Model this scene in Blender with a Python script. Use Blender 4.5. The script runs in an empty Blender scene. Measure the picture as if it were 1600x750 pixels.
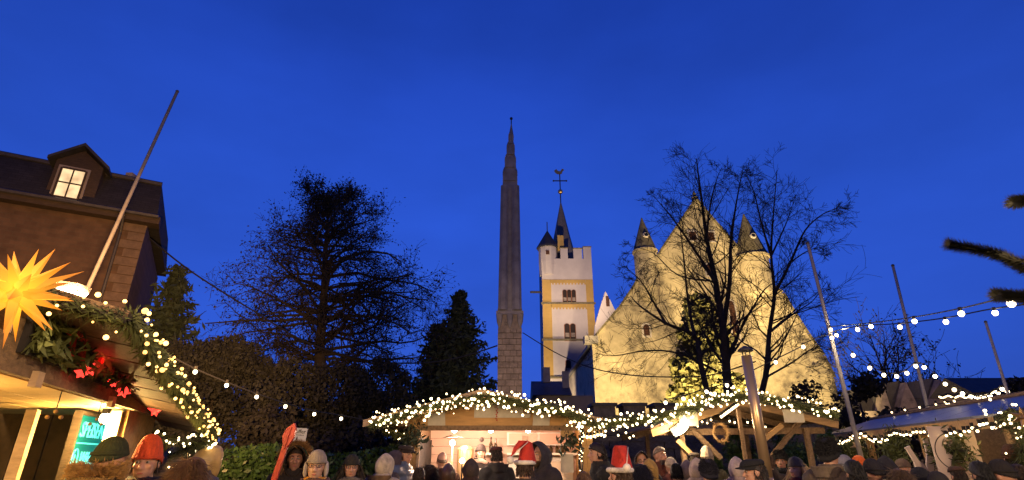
import bpy, bmesh, math, random
import numpy as np
from mathutils import Vector, Matrix, Euler, noise

R = math.radians
rnd = random.Random(7)
nrs = np.random.RandomState(7)
SC = bpy.context.scene
C = SC.collection

# ------------------------------------------------------------------ camera
F, CX, CY, PITCH, EYE = 840.0, 800.0, 375.0, R(22), 1.7
cam = bpy.data.objects.new('camera', bpy.data.cameras.new('camera'))
C.objects.link(cam); SC.camera = cam
cam.location = (0, 0, EYE); cam.rotation_euler = (R(90) + PITCH, 0, 0)
cam.data.sensor_width = 36; cam.data.lens = 36 * F / 1600
cam.data.clip_start = 0.05; cam.data.clip_end = 2000

def P(px, py, D):
    """point of the place at distance D ahead, seen along that line of the photograph (survey helper)"""
    x = (px - CX) / F; y = (CY - py) / F
    fw = math.cos(PITCH) - y * math.sin(PITCH); up = math.sin(PITCH) + y * math.cos(PITCH)
    return Vector((x / fw * D, D, EYE + up / fw * D))

# ------------------------------------------------------------------ dusk sky
W = bpy.data.worlds.new("World"); SC.world = W; W.use_nodes = True
nt = W.node_tree; nt.nodes.clear()
def N(nt, t, **k):
    n = nt.nodes.new(t)
    for a, b in k.items(): setattr(n, a, b)
    return n
wo = N(nt, 'ShaderNodeOutputWorld'); bg = N(nt, 'ShaderNodeBackground')
tc = N(nt, 'ShaderNodeTexCoord'); sep = N(nt, 'ShaderNodeSeparateXYZ'); rp = N(nt, 'ShaderNodeValToRGB')
nt.links.new(tc.outputs['Generated'], sep.inputs[0]); nt.links.new(sep.outputs['Z'], rp.inputs[0])
els = rp.color_ramp.elements
stops = [(0.0, (.032, .088, .48)), (.18, (.028, .098, .62)), (.40, (.023, .090, .61)), (.60, (.016, .066, .50)), (.74, (.011, .050, .42)), (1.0, (.004, .026, .27))]
els[0].position, els[0].color = stops[0][0], (*stops[0][1], 1)
els[1].position, els[1].color = stops[-1][0], (*stops[-1][1], 1)
for p, c in stops[1:-1]:
    e = els.new(p); e.color = (*c, 1)
vd = N(nt, 'ShaderNodeVectorMath', operation='DOT_PRODUCT'); vd.inputs[1].default_value = (-.16, .98, .1)
nt.links.new(tc.outputs['Generated'], vd.inputs[0])
mr = N(nt, 'ShaderNodeMapRange'); mr.inputs['From Min'].default_value = -.4; mr.inputs['From Max'].default_value = .95
mr.inputs['To Min'].default_value = .44; mr.inputs['To Max'].default_value = 1.06
nt.links.new(vd.outputs['Value'], mr.inputs['Value'])
cn = N(nt, 'ShaderNodeTexNoise'); cn.inputs['Scale'].default_value = 2.6; cn.inputs['Detail'].default_value = 5
mp = N(nt, 'ShaderNodeMapping'); mp.inputs['Scale'].default_value = (1, 1, 2.4)
nt.links.new(tc.outputs['Generated'], mp.inputs[0]); nt.links.new(mp.outputs[0], cn.inputs['Vector'])
cm = N(nt, 'ShaderNodeMapRange'); cm.inputs['From Min'].default_value = .35; cm.inputs['From Max'].default_value = .7
cm.inputs['To Min'].default_value = 1.04; cm.inputs['To Max'].default_value = .84
nt.links.new(cn.outputs[0], cm.inputs['Value'])
m1 = N(nt, 'ShaderNodeMath', operation='MULTIPLY'); nt.links.new(mr.outputs[0], m1.inputs[0]); nt.links.new(cm.outputs[0], m1.inputs[1])
nt.links.new(rp.outputs[0], bg.inputs['Color']); nt.links.new(m1.outputs[0], bg.inputs['Strength'])
nt.links.new(bg.outputs[0], wo.inputs[0])

SC.view_settings.view_transform = 'Standard'; SC.view_settings.look = 'None'
SC.view_settings.exposure = 0; SC.view_settings.gamma = 1
SC.cycles.use_denoising = True; SC.cycles.max_bounces = 5; SC.cycles.diffuse_bounces = 2
SC.cycles.glossy_bounces = 2; SC.cycles.transparent_max_bounces = 6; SC.cycles.caustics_reflective = False
SC.cycles.caustics_refractive = False; SC.cycles.sample_clamp_indirect = 3; SC.cycles.sample_clamp_direct = 0

def lamp(kind, loc, power, col, target=None, size=.1, angle=60, blend=.6, name='lamp_light'):
    l = bpy.data.lights.new(name, kind); l.energy = power; l.color = col
    if kind in ('POINT', 'SPOT'): l.shadow_soft_size = size
    if kind == 'SPOT': l.spot_size = R(angle); l.spot_blend = blend
    o = bpy.data.objects.new(name, l); C.objects.link(o); o.location = loc
    if target is not None:
        o.rotation_euler = (Vector(target) - Vector(loc)).to_track_quat('-Z', 'Y').to_euler()
    return o

# floodlights of the church and the tower (they stand in the churchyard, out of sight behind the stalls)
FLOOD = (1, .715, .31)
lamp('SPOT', (6.5, 29, 1.0), 15000, FLOOD, (9.0, 40, 9), .3, 110, .8)
lamp('SPOT', (15.5, 28, 1.0), 19000, FLOOD, (16, 40, 9), .3, 110, .8)
lamp('SPOT', (11.5, 27, 1.0), 27000, FLOOD, (13, 40, 16), .3, 80, .8)
lamp('SPOT', (4.2, 53.5, 2.0), 7500, (1, .74, .50), (6.6, 62, 17), .3, 85, .9)
lamp('SPOT', (4.7, 48, 12.5), 10000, (1, .72, .50), (8.0, 60, 21), .2, 70, .9)
# lamps of the market square behind the viewer, then two added spots
lamp('POINT', (-2.9, -.6, 3.2), 900, (1, .66, .34), None, .2)
lamp('POINT', (3.0, -.6, 3.2), 1150, (1, .68, .38), None, .2)
lamp('SPOT', (-.6, 12.6, 2.9), 700, (1, .66, .40), (0, 20, 4.4), .1, 60, 1.0)  # added spot standing in for stall light spilling onto the pillar foot
lamp('SPOT', (15.5, 22, 1.5), 1500, (1, .62, .36), (20.5, 30, 4.5), .15, 60, .9)  # warm up-light added to brighten the far stone gables

# ------------------------------------------------------------------ materials
def mat(name, col, rough=.8, var=.25, scale=6.0, bump=0.0, bscale=None, metal=0.0, coat=0.0, dirt_shade=None, stretch=(1, 1, 1), sheen=0):
    m = bpy.data.materials.new(name); m.use_nodes = True
    t = m.node_tree; b = t.nodes['Principled BSDF']
    b.inputs['Roughness'].default_value = rough; b.inputs['Metallic'].default_value = metal
    if coat: b.inputs['Coat Weight'].default_value = coat
    if sheen: b.inputs['Sheen Weight'].default_value = sheen
    co = N(t, 'ShaderNodeTexCoord'); mpn = N(t, 'ShaderNodeMapping'); mpn.inputs['Scale'].default_value = stretch
    t.links.new(co.outputs['Object'], mpn.inputs[0])
    n1 = N(t, 'ShaderNodeTexNoise'); n1.inputs['Scale'].default_value = scale; n1.inputs['Detail'].default_value = 6
    n1.inputs['Roughness'].default_value = .65
    t.links.new(mpn.outputs[0], n1.inputs['Vector'])
    cr = N(t, 'ShaderNodeValToRGB'); c0 = [max(0, c * (1 - var)) for c in col]; c1 = [min(1, c * (1 + var)) for c in col]
    cr.color_ramp.elements[0].position = .3; cr.color_ramp.elements[1].position = .7
    cr.color_ramp.elements[0].color = (*c0, 1); cr.color_ramp.elements[1].color = (*c1, 1)
    t.links.new(n1.outputs[0], cr.inputs[0]); out = cr.outputs[0]
    if dirt_shade:
        n2 = N(t, 'ShaderNodeTexNoise'); n2.inputs['Scale'].default_value = dirt_shade[1]; n2.inputs['Detail'].default_value = 8
        n2.inputs['Roughness'].default_value = .7
        t.links.new(co.outputs['Object'], n2.inputs['Vector'])
        r2 = N(t, 'ShaderNodeValToRGB'); r2.color_ramp.elements[0].position = dirt_shade[2]; r2.color_ramp.elements[1].position = dirt_shade[2] + .16
        t.links.new(n2.outputs[0], r2.inputs[0])
        mx = N(t, 'ShaderNodeMixRGB'); mx.inputs[2].default_value = (*dirt_shade[0], 1)
        t.links.new(r2.outputs[0], mx.inputs[0]); t.links.new(out, mx.inputs[1]); out = mx.outputs[0]
    t.links.new(out, b.inputs['Base Color'])
    if bump:
        bn = N(t, 'ShaderNodeBump'); bn.inputs['Strength'].default_value = bump; bn.inputs['Distance'].default_value = .02
        n3 = N(t, 'ShaderNodeTexNoise'); n3.inputs['Scale'].default_value = bscale or scale * 3; n3.inputs['Detail'].default_value = 5
        t.links.new(mpn.outputs[0], n3.inputs['Vector']); t.links.new(n3.outputs[0], bn.inputs['Height'])
        t.links.new(bn.outputs[0], b.inputs['Normal'])
    m['base'] = col
    return m
def emit(name, col, s, sample=True):
    m = bpy.data.materials.new(name); m.use_nodes = True
    b = m.node_tree.nodes['Principled BSDF']; b.inputs['Base Color'].default_value = (*[c * .5 for c in col], 1)
    b.inputs['Emission Color'].default_value = (*col, 1); b.inputs['Emission Strength'].default_value = s
    if not sample: m.cycles.emission_sampling = 'NONE'
    return m
def brickmat(name, c1, c2, mortar, scale, bump=.4):
    m = bpy.data.materials.new(name); m.use_nodes = True
    t = m.node_tree; b = t.nodes['Principled BSDF']; b.inputs['Roughness'].default_value = .9
    co = N(t, 'ShaderNodeTexCoord'); br = N(t, 'ShaderNodeTexBrick')
    br.inputs['Color1'].default_value = (*c1, 1); br.inputs['Color2'].default_value = (*c2, 1); br.inputs['Mortar'].default_value = (*mortar, 1)
    br.inputs['Scale'].default_value = scale; br.inputs['Mortar Size'].default_value = .02; br.inputs['Row Height'].default_value = .3; br.inputs['Brick Width'].default_value = .7
    t.links.new(co.outputs['UV'], br.inputs['Vector'])
    n = N(t, 'ShaderNodeTexNoise'); n.inputs['Scale'].default_value = 3; n.inputs['Detail'].default_value = 8
    t.links.new(co.outputs['Object'], n.inputs['Vector'])
    mx = N(t, 'ShaderNodeMixRGB', blend_type='MULTIPLY'); mx.inputs[0].default_value = .7
    r = N(t, 'ShaderNodeValToRGB'); r.color_ramp.elements[0].position = .3; r.color_ramp.elements[0].color = (.45, .45, .45, 1); r.color_ramp.elements[1].position = .7
    t.links.new(n.outputs[0], r.inputs[0]); t.links.new(br.outputs[0], mx.inputs[1]); t.links.new(r.outputs[0], mx.inputs[2])
    t.links.new(mx.outputs[0], b.inputs['Base Color'])
    bn = N(t, 'ShaderNodeBump'); bn.inputs['Strength'].default_value = bump; bn.inputs['Distance'].default_value = .02
    t.links.new(mx.outputs[0], bn.inputs['Height']); t.links.new(bn.outputs[0], b.inputs['Normal'])
    return m

M = dict(
    render=mat('lime_render', (.50, .42, .27), .95, .24, 1.6, .9, 7, dirt_shade=((.17, .14, .10), .55, .50)),  # dark blotches: wall stains plus twig shadows put into the colour
    tower=mat('tower_render', (.58, .52, .48), .9, .06, 1.2, .3, 4, dirt_shade=((.36, .30, .26), .8, .64)),
    ochre=mat('ochre_paint', (.52, .34, .10), .9, .1, 1.5),
    sandstone=mat('sandstone', (.30, .24, .19), .9, .38, 3, .5, 14, dirt_shade=((.10, .085, .075), 2.5, .56)),
    darkstone=mat('dark_sandstone', (.30, .275, .27), .95, .35, 2, .6, 9),
    rubble=mat('rubble_stone', (.14, .12, .10), .95, .45, 5, .8, 14),
    mortar=mat('mortar', (.17, .14, .11), 1, .3, 8, .5),
    slate=mat('slate', (.050, .048, .050), .6, .35, 5, .4, 20),
    turretroof=mat('turret_stone_roof', (.20, .17, .10), .95, .4, 3, .6, 10),
    lead=mat('lead', (.05, .045, .045), .5, .3, 8),
    darkwood=mat('dark_wood', (.05, .032, .02), .8, .4, 6, .3, stretch=(1, 1, 6)),
    ironwork=mat('wrought_iron', (.02, .02, .022), .5, .3, 9),
    gold=mat('gilded_metal', (.55, .36, .14), .35, .2, 9, metal=.8),
    plank=mat('pine_plank', (.42, .25, .10), .65, .3, 4, .25, 18, stretch=(1, 8, 8)),
    ply=mat('plywood', (.44, .24, .075), .6, .3, 2.2, .15, 14, stretch=(1, 3, 5)),
    palewood=mat('pale_wood', (.52, .36, .22), .7, .22, 4, .2, 16, stretch=(2, 2, 7)),
    oldwood=mat('weathered_wood', (.20, .125, .07), .85, .4, 5, .4, 20, stretch=(6, 2, 6)),
    whitewood=mat('white_painted_board', (.62, .50, .44), .55, .08, 3),
    pole=mat('pale_pole', (.20, .18, .175), .7, .25, 5, .2),
    steel=mat('stainless_steel', (.70, .50, .28), .34, .12, 4, metal=.75, stretch=(1, 1, .05)),
    paper=mat('paper', (.48, .43, .35), .8, .12, 9),
    ink=mat('ink', (.03, .025, .025), .8, .1),
    bark=mat('bark', (.035, .027, .022), .95, .4, 7, .6),
    twig=mat('twig', (.028, .022, .018), .95, .3, 7),
    leafdry=mat('dry_leaf', (.018, .016, .014), .8, .5, 3),
    conifer=mat('conifer_needle', (.028, .042, .026), .8, .5, 4),
    darkleaf=mat('dark_evergreen', (.019, .019, .015), .8, .5, 2.2),
    yew=mat('arborvitae', (.085, .080, .022), .8, .4, 2.5),
    laurel=mat('laurel_leaf', (.035, .075, .022), .45, .5, 5),
    garland=mat('fir_garland', (.085, .10, .028), .7, .5, 9),
    fir=mat('fir_needle', (.022, .022, .010), .7, .5, 9),
    bulb=emit('bulb_glow', (1, .80, .50), 22), led=emit('led_glow', (1, .74, .38), 11), warmled=emit('warm_led_glow', (1, .56, .16), 5),
    bigbulb=emit('festoon_bulb_glow', (1, .80, .50), 10),
    hot=emit('lamp_glow', (1, .82, .50), 40), yellowstar=None, redstar=emit('red_star_glow', (1, .045, .03), 2.3),
    window=emit('lit_window_pane', (1, .74, .40), .95), socket=mat('black_plastic', (.02, .02, .02), .5, .2),
    cable=mat('cable_rubber', (.012, .012, .014), .6, .2),
    cloth=mat('dark_cloth', (.022, .018, .02), .9, .4, 6, .5), redribbon=mat('red_ribbon', (.42, .03, .02), .5, .3, 5),
    redcloth=mat('red_felt', (.45, .03, .02), .9, .2, 20, .3, 60), fur=mat('white_plush', (.72, .66, .60), 1, .1, 20, .6, 60),
    sheetmetal=mat('blue_grey_sheet_metal', (.10, .105, .15), .36, .14, 3, metal=.15),
    brickA=brickmat('building_masonry', (.125, .072, .044), (.092, .052, .033), (.10, .068, .046), 2.3),
    roofA=brickmat('roof_slates', (.032, .03, .036), (.022, .021, .026), (.012, .012, .014), 2.6, .6),
    plaster=mat('pale_plaster', (.26, .22, .19), .9, .15, 2), white=mat('white_paint', (.7, .68, .64), .5, .05, 4),
    ground=mat('cobbled_ground', (.06, .052, .045), .9, .4, 3, .6, 12), tile=mat('wall_tile', (.62, .40, .32), .45, .06, 3),
    ceil=mat('stall_ceiling_board', (.72, .50, .24), .6, .15, 3, stretch=(1, 6, 1)),
    chalk=emit('teal_board_glow', (.0, .22, .21), .75), neon=emit('cyan_marker_glow', (.12, 1, .92), 1.0),
)

# ------------------------------------------------------------------ mesh helpers
ROOT = {}
class MB:
    def __init__(s): s.v = []; s.f = []
    def add(s, vs, fs):
        o = len(s.v); s.v.extend([tuple(v) for v in vs]); s.f.extend([tuple(i + o for i in f) for f in fs]); return s
    def box(s, c, size, m=None, taper=1.0):
        hx, hy, hz = [d / 2 for d in size]; vs = []
        for z in (-1, 1):
            k = taper if z > 0 else 1
            for x, y in ((-1, -1), (1, -1), (1, 1), (-1, 1)):
                v = Vector((x * hx * k, y * hy * k, z * hz)); vs.append((m @ v if m else v) + Vector(c))
        return s.add(vs, [(3, 2, 1, 0), (4, 5, 6, 7), (0, 1, 5, 4), (1, 2, 6, 5), (2, 3, 7, 6), (3, 0, 4, 7)])
    def bar(s, a, b, w, h):
        a, b = Vector(a), Vector(b); d = b - a
        z = d.normalized(); x = z.cross(Vector((0, 0, 1)))
        if x.length < 1e-4: x = Vector((1, 0, 0))
        x.normalize(); y = x.cross(z)
        return s.box((a + b) / 2, (w, h, d.length), Matrix((x, y, z)).transposed())
    def tube(s, pts, rad, n=6, cap=True):
        pts = [Vector(p) for p in pts]; k = len(pts)
        if not hasattr(rad, '__len__'): rad = [rad] * k
        vs = []; fs = []; px = None
        for i, p in enumerate(pts):
            d = (pts[min(i + 1, k - 1)] - pts[max(i - 1, 0)])
            if d.length < 1e-9: d = Vector((0, 0, 1))
            d.normalize()
            if px is None:
                px = d.cross(Vector((0.3, 0.9, 0.1)))
                if px.length < .1: px = d.cross(Vector((1, 0, 0)))
            else: px = px - d * px.dot(d)
            if px.length < 1e-6: px = d.orthogonal()
            px.normalize(); py = d.cross(px)
            for j in range(n):
                a = 2 * math.pi * j / n; vs.append(p + (px * math.cos(a) + py * math.sin(a)) * rad[i])
        for i in range(k - 1):
            for j in range(n):
                a, b = i * n + j, i * n + (j + 1) % n; fs.append((a, b, b + n, a + n))
        if cap: fs.append(tuple(range(n))[::-1]); fs.append(tuple((k - 1) * n + j for j in range(n)))
        return s.add(vs, fs)
    def lathe(s, prof, c=(0, 0, 0), n=16, m=None, sx=1, sy=1):
        vs = []; fs = []
        for r, z in prof:
            for j in range(n):
                a = 2 * math.pi * j / n; v = Vector((r * math.cos(a) * sx, r * math.sin(a) * sy, z))
                vs.append((m @ v if m else v) + Vector(c))
        for i in range(len(prof) - 1):
            for j in range(n):
                a, b = i * n + j, i * n + (j + 1) % n; fs.append((a, b, b + n, a + n))
        fs.append(tuple(range(n))[::-1]); fs.append(tuple((len(prof) - 1) * n + j for j in range(n)))
        return s.add(vs, fs)
    def ball(s, c, r, n=8, k=6, m=None):
        r = (r, r, r) if not hasattr(r, '__len__') else r
        vs = [(0, 0, -1)] + [(math.sin(math.pi * i / k) * math.cos(2 * math.pi * j / n), math.sin(math.pi * i / k) * math.sin(2 * math.pi * j / n), -math.cos(math.pi * i / k)) for i in range(1, k) for j in range(n)] + [(0, 0, 1)]
        vs = [Vector((x * r[0], y * r[1], z * r[2])) for x, y, z in vs]
        vs = [(m @ v if m else v) + Vector(c) for v in vs]
        fs = [(0, 1 + (j + 1) % n, 1 + j) for j in range(n)]
        for i in range(k - 2):
            for j in range(n):
                a, b = 1 + i * n + j, 1 + i * n + (j + 1) % n; fs.append((a, b, b + n, a + n))
        t = len(vs) - 1; o = 1 + (k - 2) * n
        fs += [(o + j, o + (j + 1) % n, t) for j in range(n)]
        return s.add(vs, fs)
    def prism(s, poly, d):
        """solid slab: polygon of 3D points pushed along vector d"""
        n = len(poly); d = Vector(d); a = [Vector(p) for p in poly]
        return s.add(a + [p + d for p in a], [tuple(range(n)), tuple(range(2 * n - 1, n - 1, -1))] + [(i + n, (i + 1) % n + n, (i + 1) % n, i) for i in range(n)])
    def build(s, name, m, parent=None, local=False, smooth=False, uv=None):
        me = bpy.data.meshes.new(name); vs = s.v
        if parent is not None and not local:
            inv = ROOT.get(parent.name, parent.matrix_world).inverted(); vs = [inv @ Vector(v) for v in vs]
        me.from_pydata([tuple(v) for v in vs], [], s.f)
        bm = bmesh.new(); bm.from_mesh(me); bmesh.ops.recalc_face_normals(bm, faces=bm.faces)
        bm.to_mesh(me); bm.free()
        return link(name, me, m, parent, smooth, uv)
    def leaves(s, *a): pass
def link(name, me, m, parent=None, smooth=False, uv=None):
    if m is not None and len(me.materials) == 0: me.materials.append(m)
    if smooth: me.polygons.foreach_set('use_smooth', [True] * len(me.polygons))
    if uv:
        l = me.uv_layers.new(name='UV'); ax, ay = Vector(uv[0]), Vector(uv[1])
        for lp in me.loops:
            co = me.vertices[lp.vertex_index].co; l.data[lp.index].uv = (co.dot(ax), co.dot(ay))
    o = bpy.data.objects.new(name, me); C.objects.link(o)
    if parent is not None: o.parent = parent; ROOT[o.name] = ROOT.get(parent.name, Matrix())
    else: ROOT[o.name] = Matrix()
    return o
def raw(name, v, f, m, parent=None, smooth=False, local=False):
    v = np.asarray(v, float)
    if parent is not None and not local:
        mi = np.array(ROOT.get(parent.name, Matrix()).inverted()); v = v @ mi[:3, :3].T + mi[:3, 3]
    me = bpy.data.meshes.new(name); me.from_pydata(v, [], f)
    return link(name, me, m, parent, smooth)
def tag(o, label=None, cat=None, group=None, kind=None):
    if label: o['label'] = label
    if cat: o['category'] = cat
    if group: o['group'] = group
    if kind: o['kind'] = kind
    return o
def thing(name, label, cat, loc=(0, 0, 0), group=None):
    o = bpy.data.objects.new(name, None); C.objects.link(o); o.location = loc; o.empty_display_size = .2
    ROOT[o.name] = Matrix.Translation(Vector(loc)); return tag(o, label, cat, group)
def share(name, src, parent, loc, rot=None, scale=None, m=None):
    """another object on the same mesh data, placed at a world point"""
    o = bpy.data.objects.new(name, src.data if hasattr(src, 'data') else src); C.objects.link(o)
    o.parent = parent; o.location = ROOT[parent.name].inverted() @ Vector(loc) if parent else Vector(loc)
    if rot: o.rotation_euler = rot
    if scale: o.scale = scale
    if parent: ROOT[o.name] = ROOT[parent.name]
    return o
def leafquads(pts, size, asp=.5, jitter=.4, up=0.0):
    """many small leaf faces: returns verts, faces"""
    pts = np.asarray(pts, float); n = len(pts)
    a = nrs.normal(size=(n, 3)); a[:, 2] += up; a /= np.linalg.norm(a, axis=1)[:, None]
    b = np.cross(a, nrs.normal(size=(n, 3))); b /= np.linalg.norm(b, axis=1)[:, None] + 1e-9
    sz = size * (1 + jitter * (nrs.rand(n) * 2 - 1))[:, None]
    v = np.stack([pts - a * sz * .5, pts + b * sz * asp * .5, pts + a * sz * .5, pts - b * sz * asp * .5], 1).reshape(-1, 3)
    f = np.arange(4 * n).reshape(n, 4)
    return v, f.tolist()
def textmesh(s, size=1.0, align='CENTER', shear=0.0):
    cu = bpy.data.curves.new('lettering', 'FONT'); cu.body = s; cu.size = size; cu.align_x = align; cu.align_y = 'CENTER'
    cu.extrude = .002; cu.shear = shear; cu.resolution_u = 2
    o = bpy.data.objects.new('lettering', cu); C.objects.link(o)
    bpy.context.view_layer.update()
    me = bpy.data.meshes.new_from_object(o.evaluated_get(bpy.context.evaluated_depsgraph_get()))
    vs = [v.co.copy() for v in me.vertices]; fs = [tuple(p.vertices) for p in me.polygons]
    bpy.data.objects.remove(o); bpy.data.curves.remove(cu); bpy.data.meshes.remove(me)
    return vs, fs
def frame(o, x, y):
    """matrix of a flat panel: origin o, x to its right, y up, z towards the viewer"""
    x = Vector(x).normalized(); y = Vector(y).normalized(); z = x.cross(y)
    m = Matrix((x, y, z)).transposed().to_4x4(); m.translation = Vector(o); return m
def put_text(parent, s, fr, pos, size, m, name='lettering', shear=0.0, align='CENTER'):
    vs, fs = textmesh(s, size, align, shear); b = MB()
    b.add([fr @ (v + Vector((pos[0], pos[1], .004))) for v in vs], fs); return b.build(name, m, parent)

# ------------------------------------------------------------------ ground
g = MB(); g.add([(-400, -60, 0), (400, -60, 0), (400, 900, 0), (-400, 900, 0)], [(0, 1, 2, 3)])
tag(g.build('ground', M['ground']), 'dark cobbled market square', None, None, 'structure')

# ------------------------------------------------------------------ church: gable, turrets, side wall
ch = thing('church', 'floodlit medieval church gable with two conical corner turrets behind the bare trees', 'church', (13, 41, 0))
D0 = 40
outline = [(922, 800), (925, 533), (946, 508), (968, 482), (992, 447), (1003, 428), (1030, 398), (1060, 352), (1088, 312),
           (1114, 344), (1142, 376), (1170, 408), (1196, 440), (1222, 458), (1240, 488), (1262, 522), (1286, 556), (1303, 590), (1308, 800)]
poly = []
for px, py in outline:
    p = P(px, py, D0); p.z = max(p.z, 0) if py < 790 else 0
    poly.append(p)
poly[0].x = poly[1].x; poly[-1].x = P(1303, 590, D0).x + .3
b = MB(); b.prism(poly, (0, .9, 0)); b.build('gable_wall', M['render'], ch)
# coping stones along the rakes
cop = MB()
stones = []
for i in range(1, len(poly) - 2):
    a, c = poly[i], poly[i + 1]; n = max(1, round((c - a).length / 1.15))
    for k in range(n):
        p, q = a.lerp(c, k / n + .01), a.lerp(c, (k + 1) / n - .01)
        d = (q - p).normalized(); up = Vector((-d.z, 0, d.x)); up = up if up.z > 0 else -up
        o = up * (.14 + .03 * rnd.random())
        MB().prism([p, q, q + o, p + o], (0, 1.15, 0)).build('coping_stone', M['turretroof'], ch).location.y -= .1
MB().box(P(925, 533, D0) + Vector((-.1, -.05, .05)), (1.0, .8, .55)).build('kneeler_stone', M['darkstone'], ch)
top = P(1088, 312, D0)
MB().lathe([(.32, 0), (.22, .3), (.30, .42), (.12, .6), (.16, .75), (.02, 1.1)], top + Vector((0, .3, -.1)), 8).build('finial', M['turretroof'], ch)
# turrets
for (xl, xr, yb, yt, xa, ya) in ((999, 1036, 446, 389, 1011, 337), (1166, 1217, 456, 399, 1174, 331)):
    pl, pr = P(xl, yb, D0 - .6), P(xr, yb, D0 - .6); cx = (pl.x + pr.x) / 2; r = (pr.x - pl.x) / 2
    zb, zt = pl.z, P(xl, yt, D0 - .6).z; za = P(xa, ya, D0 - .2).z
    c = (cx, D0 + .25, 0)
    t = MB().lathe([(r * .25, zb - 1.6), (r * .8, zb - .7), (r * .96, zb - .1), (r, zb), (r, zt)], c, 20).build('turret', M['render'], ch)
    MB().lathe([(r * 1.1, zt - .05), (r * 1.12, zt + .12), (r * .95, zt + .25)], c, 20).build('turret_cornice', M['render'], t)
    rf = MB().lathe([(r * 1.06, zt + .1), (r * .55, zt + (za - zt) * .52), (r * .22, zt + (za - zt) * .83), (.05, za)], c, 12).build('turret_roof', M['turretroof'], ch)
    zc = zt + (za - zt) * .42; yy = D0 + .25 - r * .70
    MB().lathe([(.24, -.12), (.26, 0), (.2, .1), (.16, .1), (.16, -.1)], (cx + .05, yy, zc), 12, Matrix.Rotation(R(78), 3, 'X')).build('round_dormer', M['tower'], rf)
    MB().lathe([(.155, 0), (.155, .02)], (cx + .05, yy - .08, zc), 10, Matrix.Rotation(R(78), 3, 'X')).build('dormer_opening', M['ironwork'], rf)
def church_window(px, py, w, h, arch, frame_m=M['tower'], root=ch, D=D0):
    c = P(px, py, D)
    fr = MB(); n = 8
    def prof(w, h):
        pts = [(-w, -h), (w, -h), (w, h * .5)]
        pts += [(w * math.cos(math.pi * k / n), h * .5 + h * .5 * math.sin(math.pi * k / n)) for k in range(1, n)] if arch else [(w, h), (-w, h)]
        return pts + [(-w, h * .5)] if arch else [(-w, -h), (w, -h), (w, h), (-w, h)]
    a = [Vector((c.x + x, D - .07, c.z + z)) for x, z in prof(w + .13, h + .13)]
    f = MB().prism(a, (0, .09, 0)).build('window', frame_m, root)
    a = [Vector((c.x + x, D - .085, c.z + z)) for x, z in prof(w, h)]
    MB().prism(a, (0, .03, 0)).build('shutter', M['louver'], f)
    bb = MB()
    for k in range(int(h * 2 / .16)): bb.box((c.x, D - .10, c.z - h + .1 + k * .16), (w * 1.8, .03, .05))
    bb.build('louver_slats', M['louver'], f)
_t = M['window'].node_tree; _n = N(_t, 'ShaderNodeTexNoise'); _n.inputs['Scale'].default_value = 2.6; _c = N(_t, 'ShaderNodeTexCoord'); _t.links.new(_c.outputs['Object'], _n.inputs['Vector'])
_m = N(_t, 'ShaderNodeMapRange'); _m.inputs['From Min'].default_value = .35; _m.inputs['From Max'].default_value = .65; _m.inputs['To Min'].default_value = .5; _m.inputs['To Max'].default_value = 1.15
_t.links.new(_n.outputs[0], _m.inputs['Value']); _t.links.new(_m.outputs[0], _t.nodes['Principled BSDF'].inputs['Emission Strength'])
M['soffit'] = mat('stained_soffit_wood', (.065, .034, .018), .8, .4, 4, .3, 16, stretch=(3, 3, 3))
M['palepole'] = mat('pale_painted_pole', (.34, .31, .30), .6, .2, 5)
M['quoin'] = mat('quoin_stone', (.125, .085, .062), .9, .3, 4, .4)
M['spire'] = mat('spire_slate', (.17, .15, .135), .7, .3, 4, .5, 20)
M['mottled_wall'] = mat('dark_mottled_wall', (.10, .06, .025), .9, .6, 2.2, .3, dirt_shade=((.02, .013, .008), 2.2, .5))  # mottled dark brown with near-black patches
M['louver'] = mat('louver_wood', (.09, .035, .018), .8, .3, 6)
church_window(1010, 516, .22, .42, True)
church_window(1082, 369, .28, .36, False)
church_window(1110, 370, .28, .36, False)
church_window(1108, 422, .2, .45, True)
church_window(1146, 500, .22, 1.5, True)
# nave side wall and roof
sw = MB(); x0 = poly[1].x + .12; ze = poly[1].z - .25
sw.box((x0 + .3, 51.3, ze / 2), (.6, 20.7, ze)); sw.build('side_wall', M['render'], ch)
MB().box((x0 + .1, 51.3, ze + .08), (.9, 20.7, .22)).build('eave_board', M['slate'], ch)
xm = poly[8].x; zr = poly[8].z - 1.2
rf = MB(); rf.prism([(x0 - .2, 41, ze + .19), (xm, 41, zr), (2 * xm - x0 - 3.2, 41, ze + .3)], (0, 20.5, 0)); rf.build('nave_roof', M['slate'], ch)
# rear gable showing as a pale rim beyond the front one
rg = [P(x, y, 43) for x, y in ((950, 540), (962, 488), (1000, 436), (1048, 366), (1088, 325), (1120, 380), (1120, 540))]
MB().prism(rg, (0, .7, 0)).build('rear_gable', M['tower'], ch)
sg = [P(x, y, 56) for x, y in ((928, 560), (930, 508), (938, 480), (946, 455), (955, 472), (968, 500), (968, 560))]
t = MB().prism(sg, (0, .7, 0)).build('small_gable', M['tower'], ch)
c = P(949, 471, 56)
MB().box(c + Vector((0, -.05, 0)), (.3, .12, 1.1)).build('slit_window', M['louver'], t)

# ------------------------------------------------------------------ church tower
tw = thing('church_tower', 'tall white church tower with ochre corner bands, battlements and grey spire', 'tower', (6.75, 65, 0))
DT = 62; XL, XR = 3.62, 9.75; ZT = P(880, 404, DT).z; Z = lambda py: P(890, py, DT).z
MB().box(((XL + XR) / 2, DT + 3.1, ZT / 2), (XR - XL, 6.2, ZT)).build('tower_shaft', M['tower'], tw)
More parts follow.
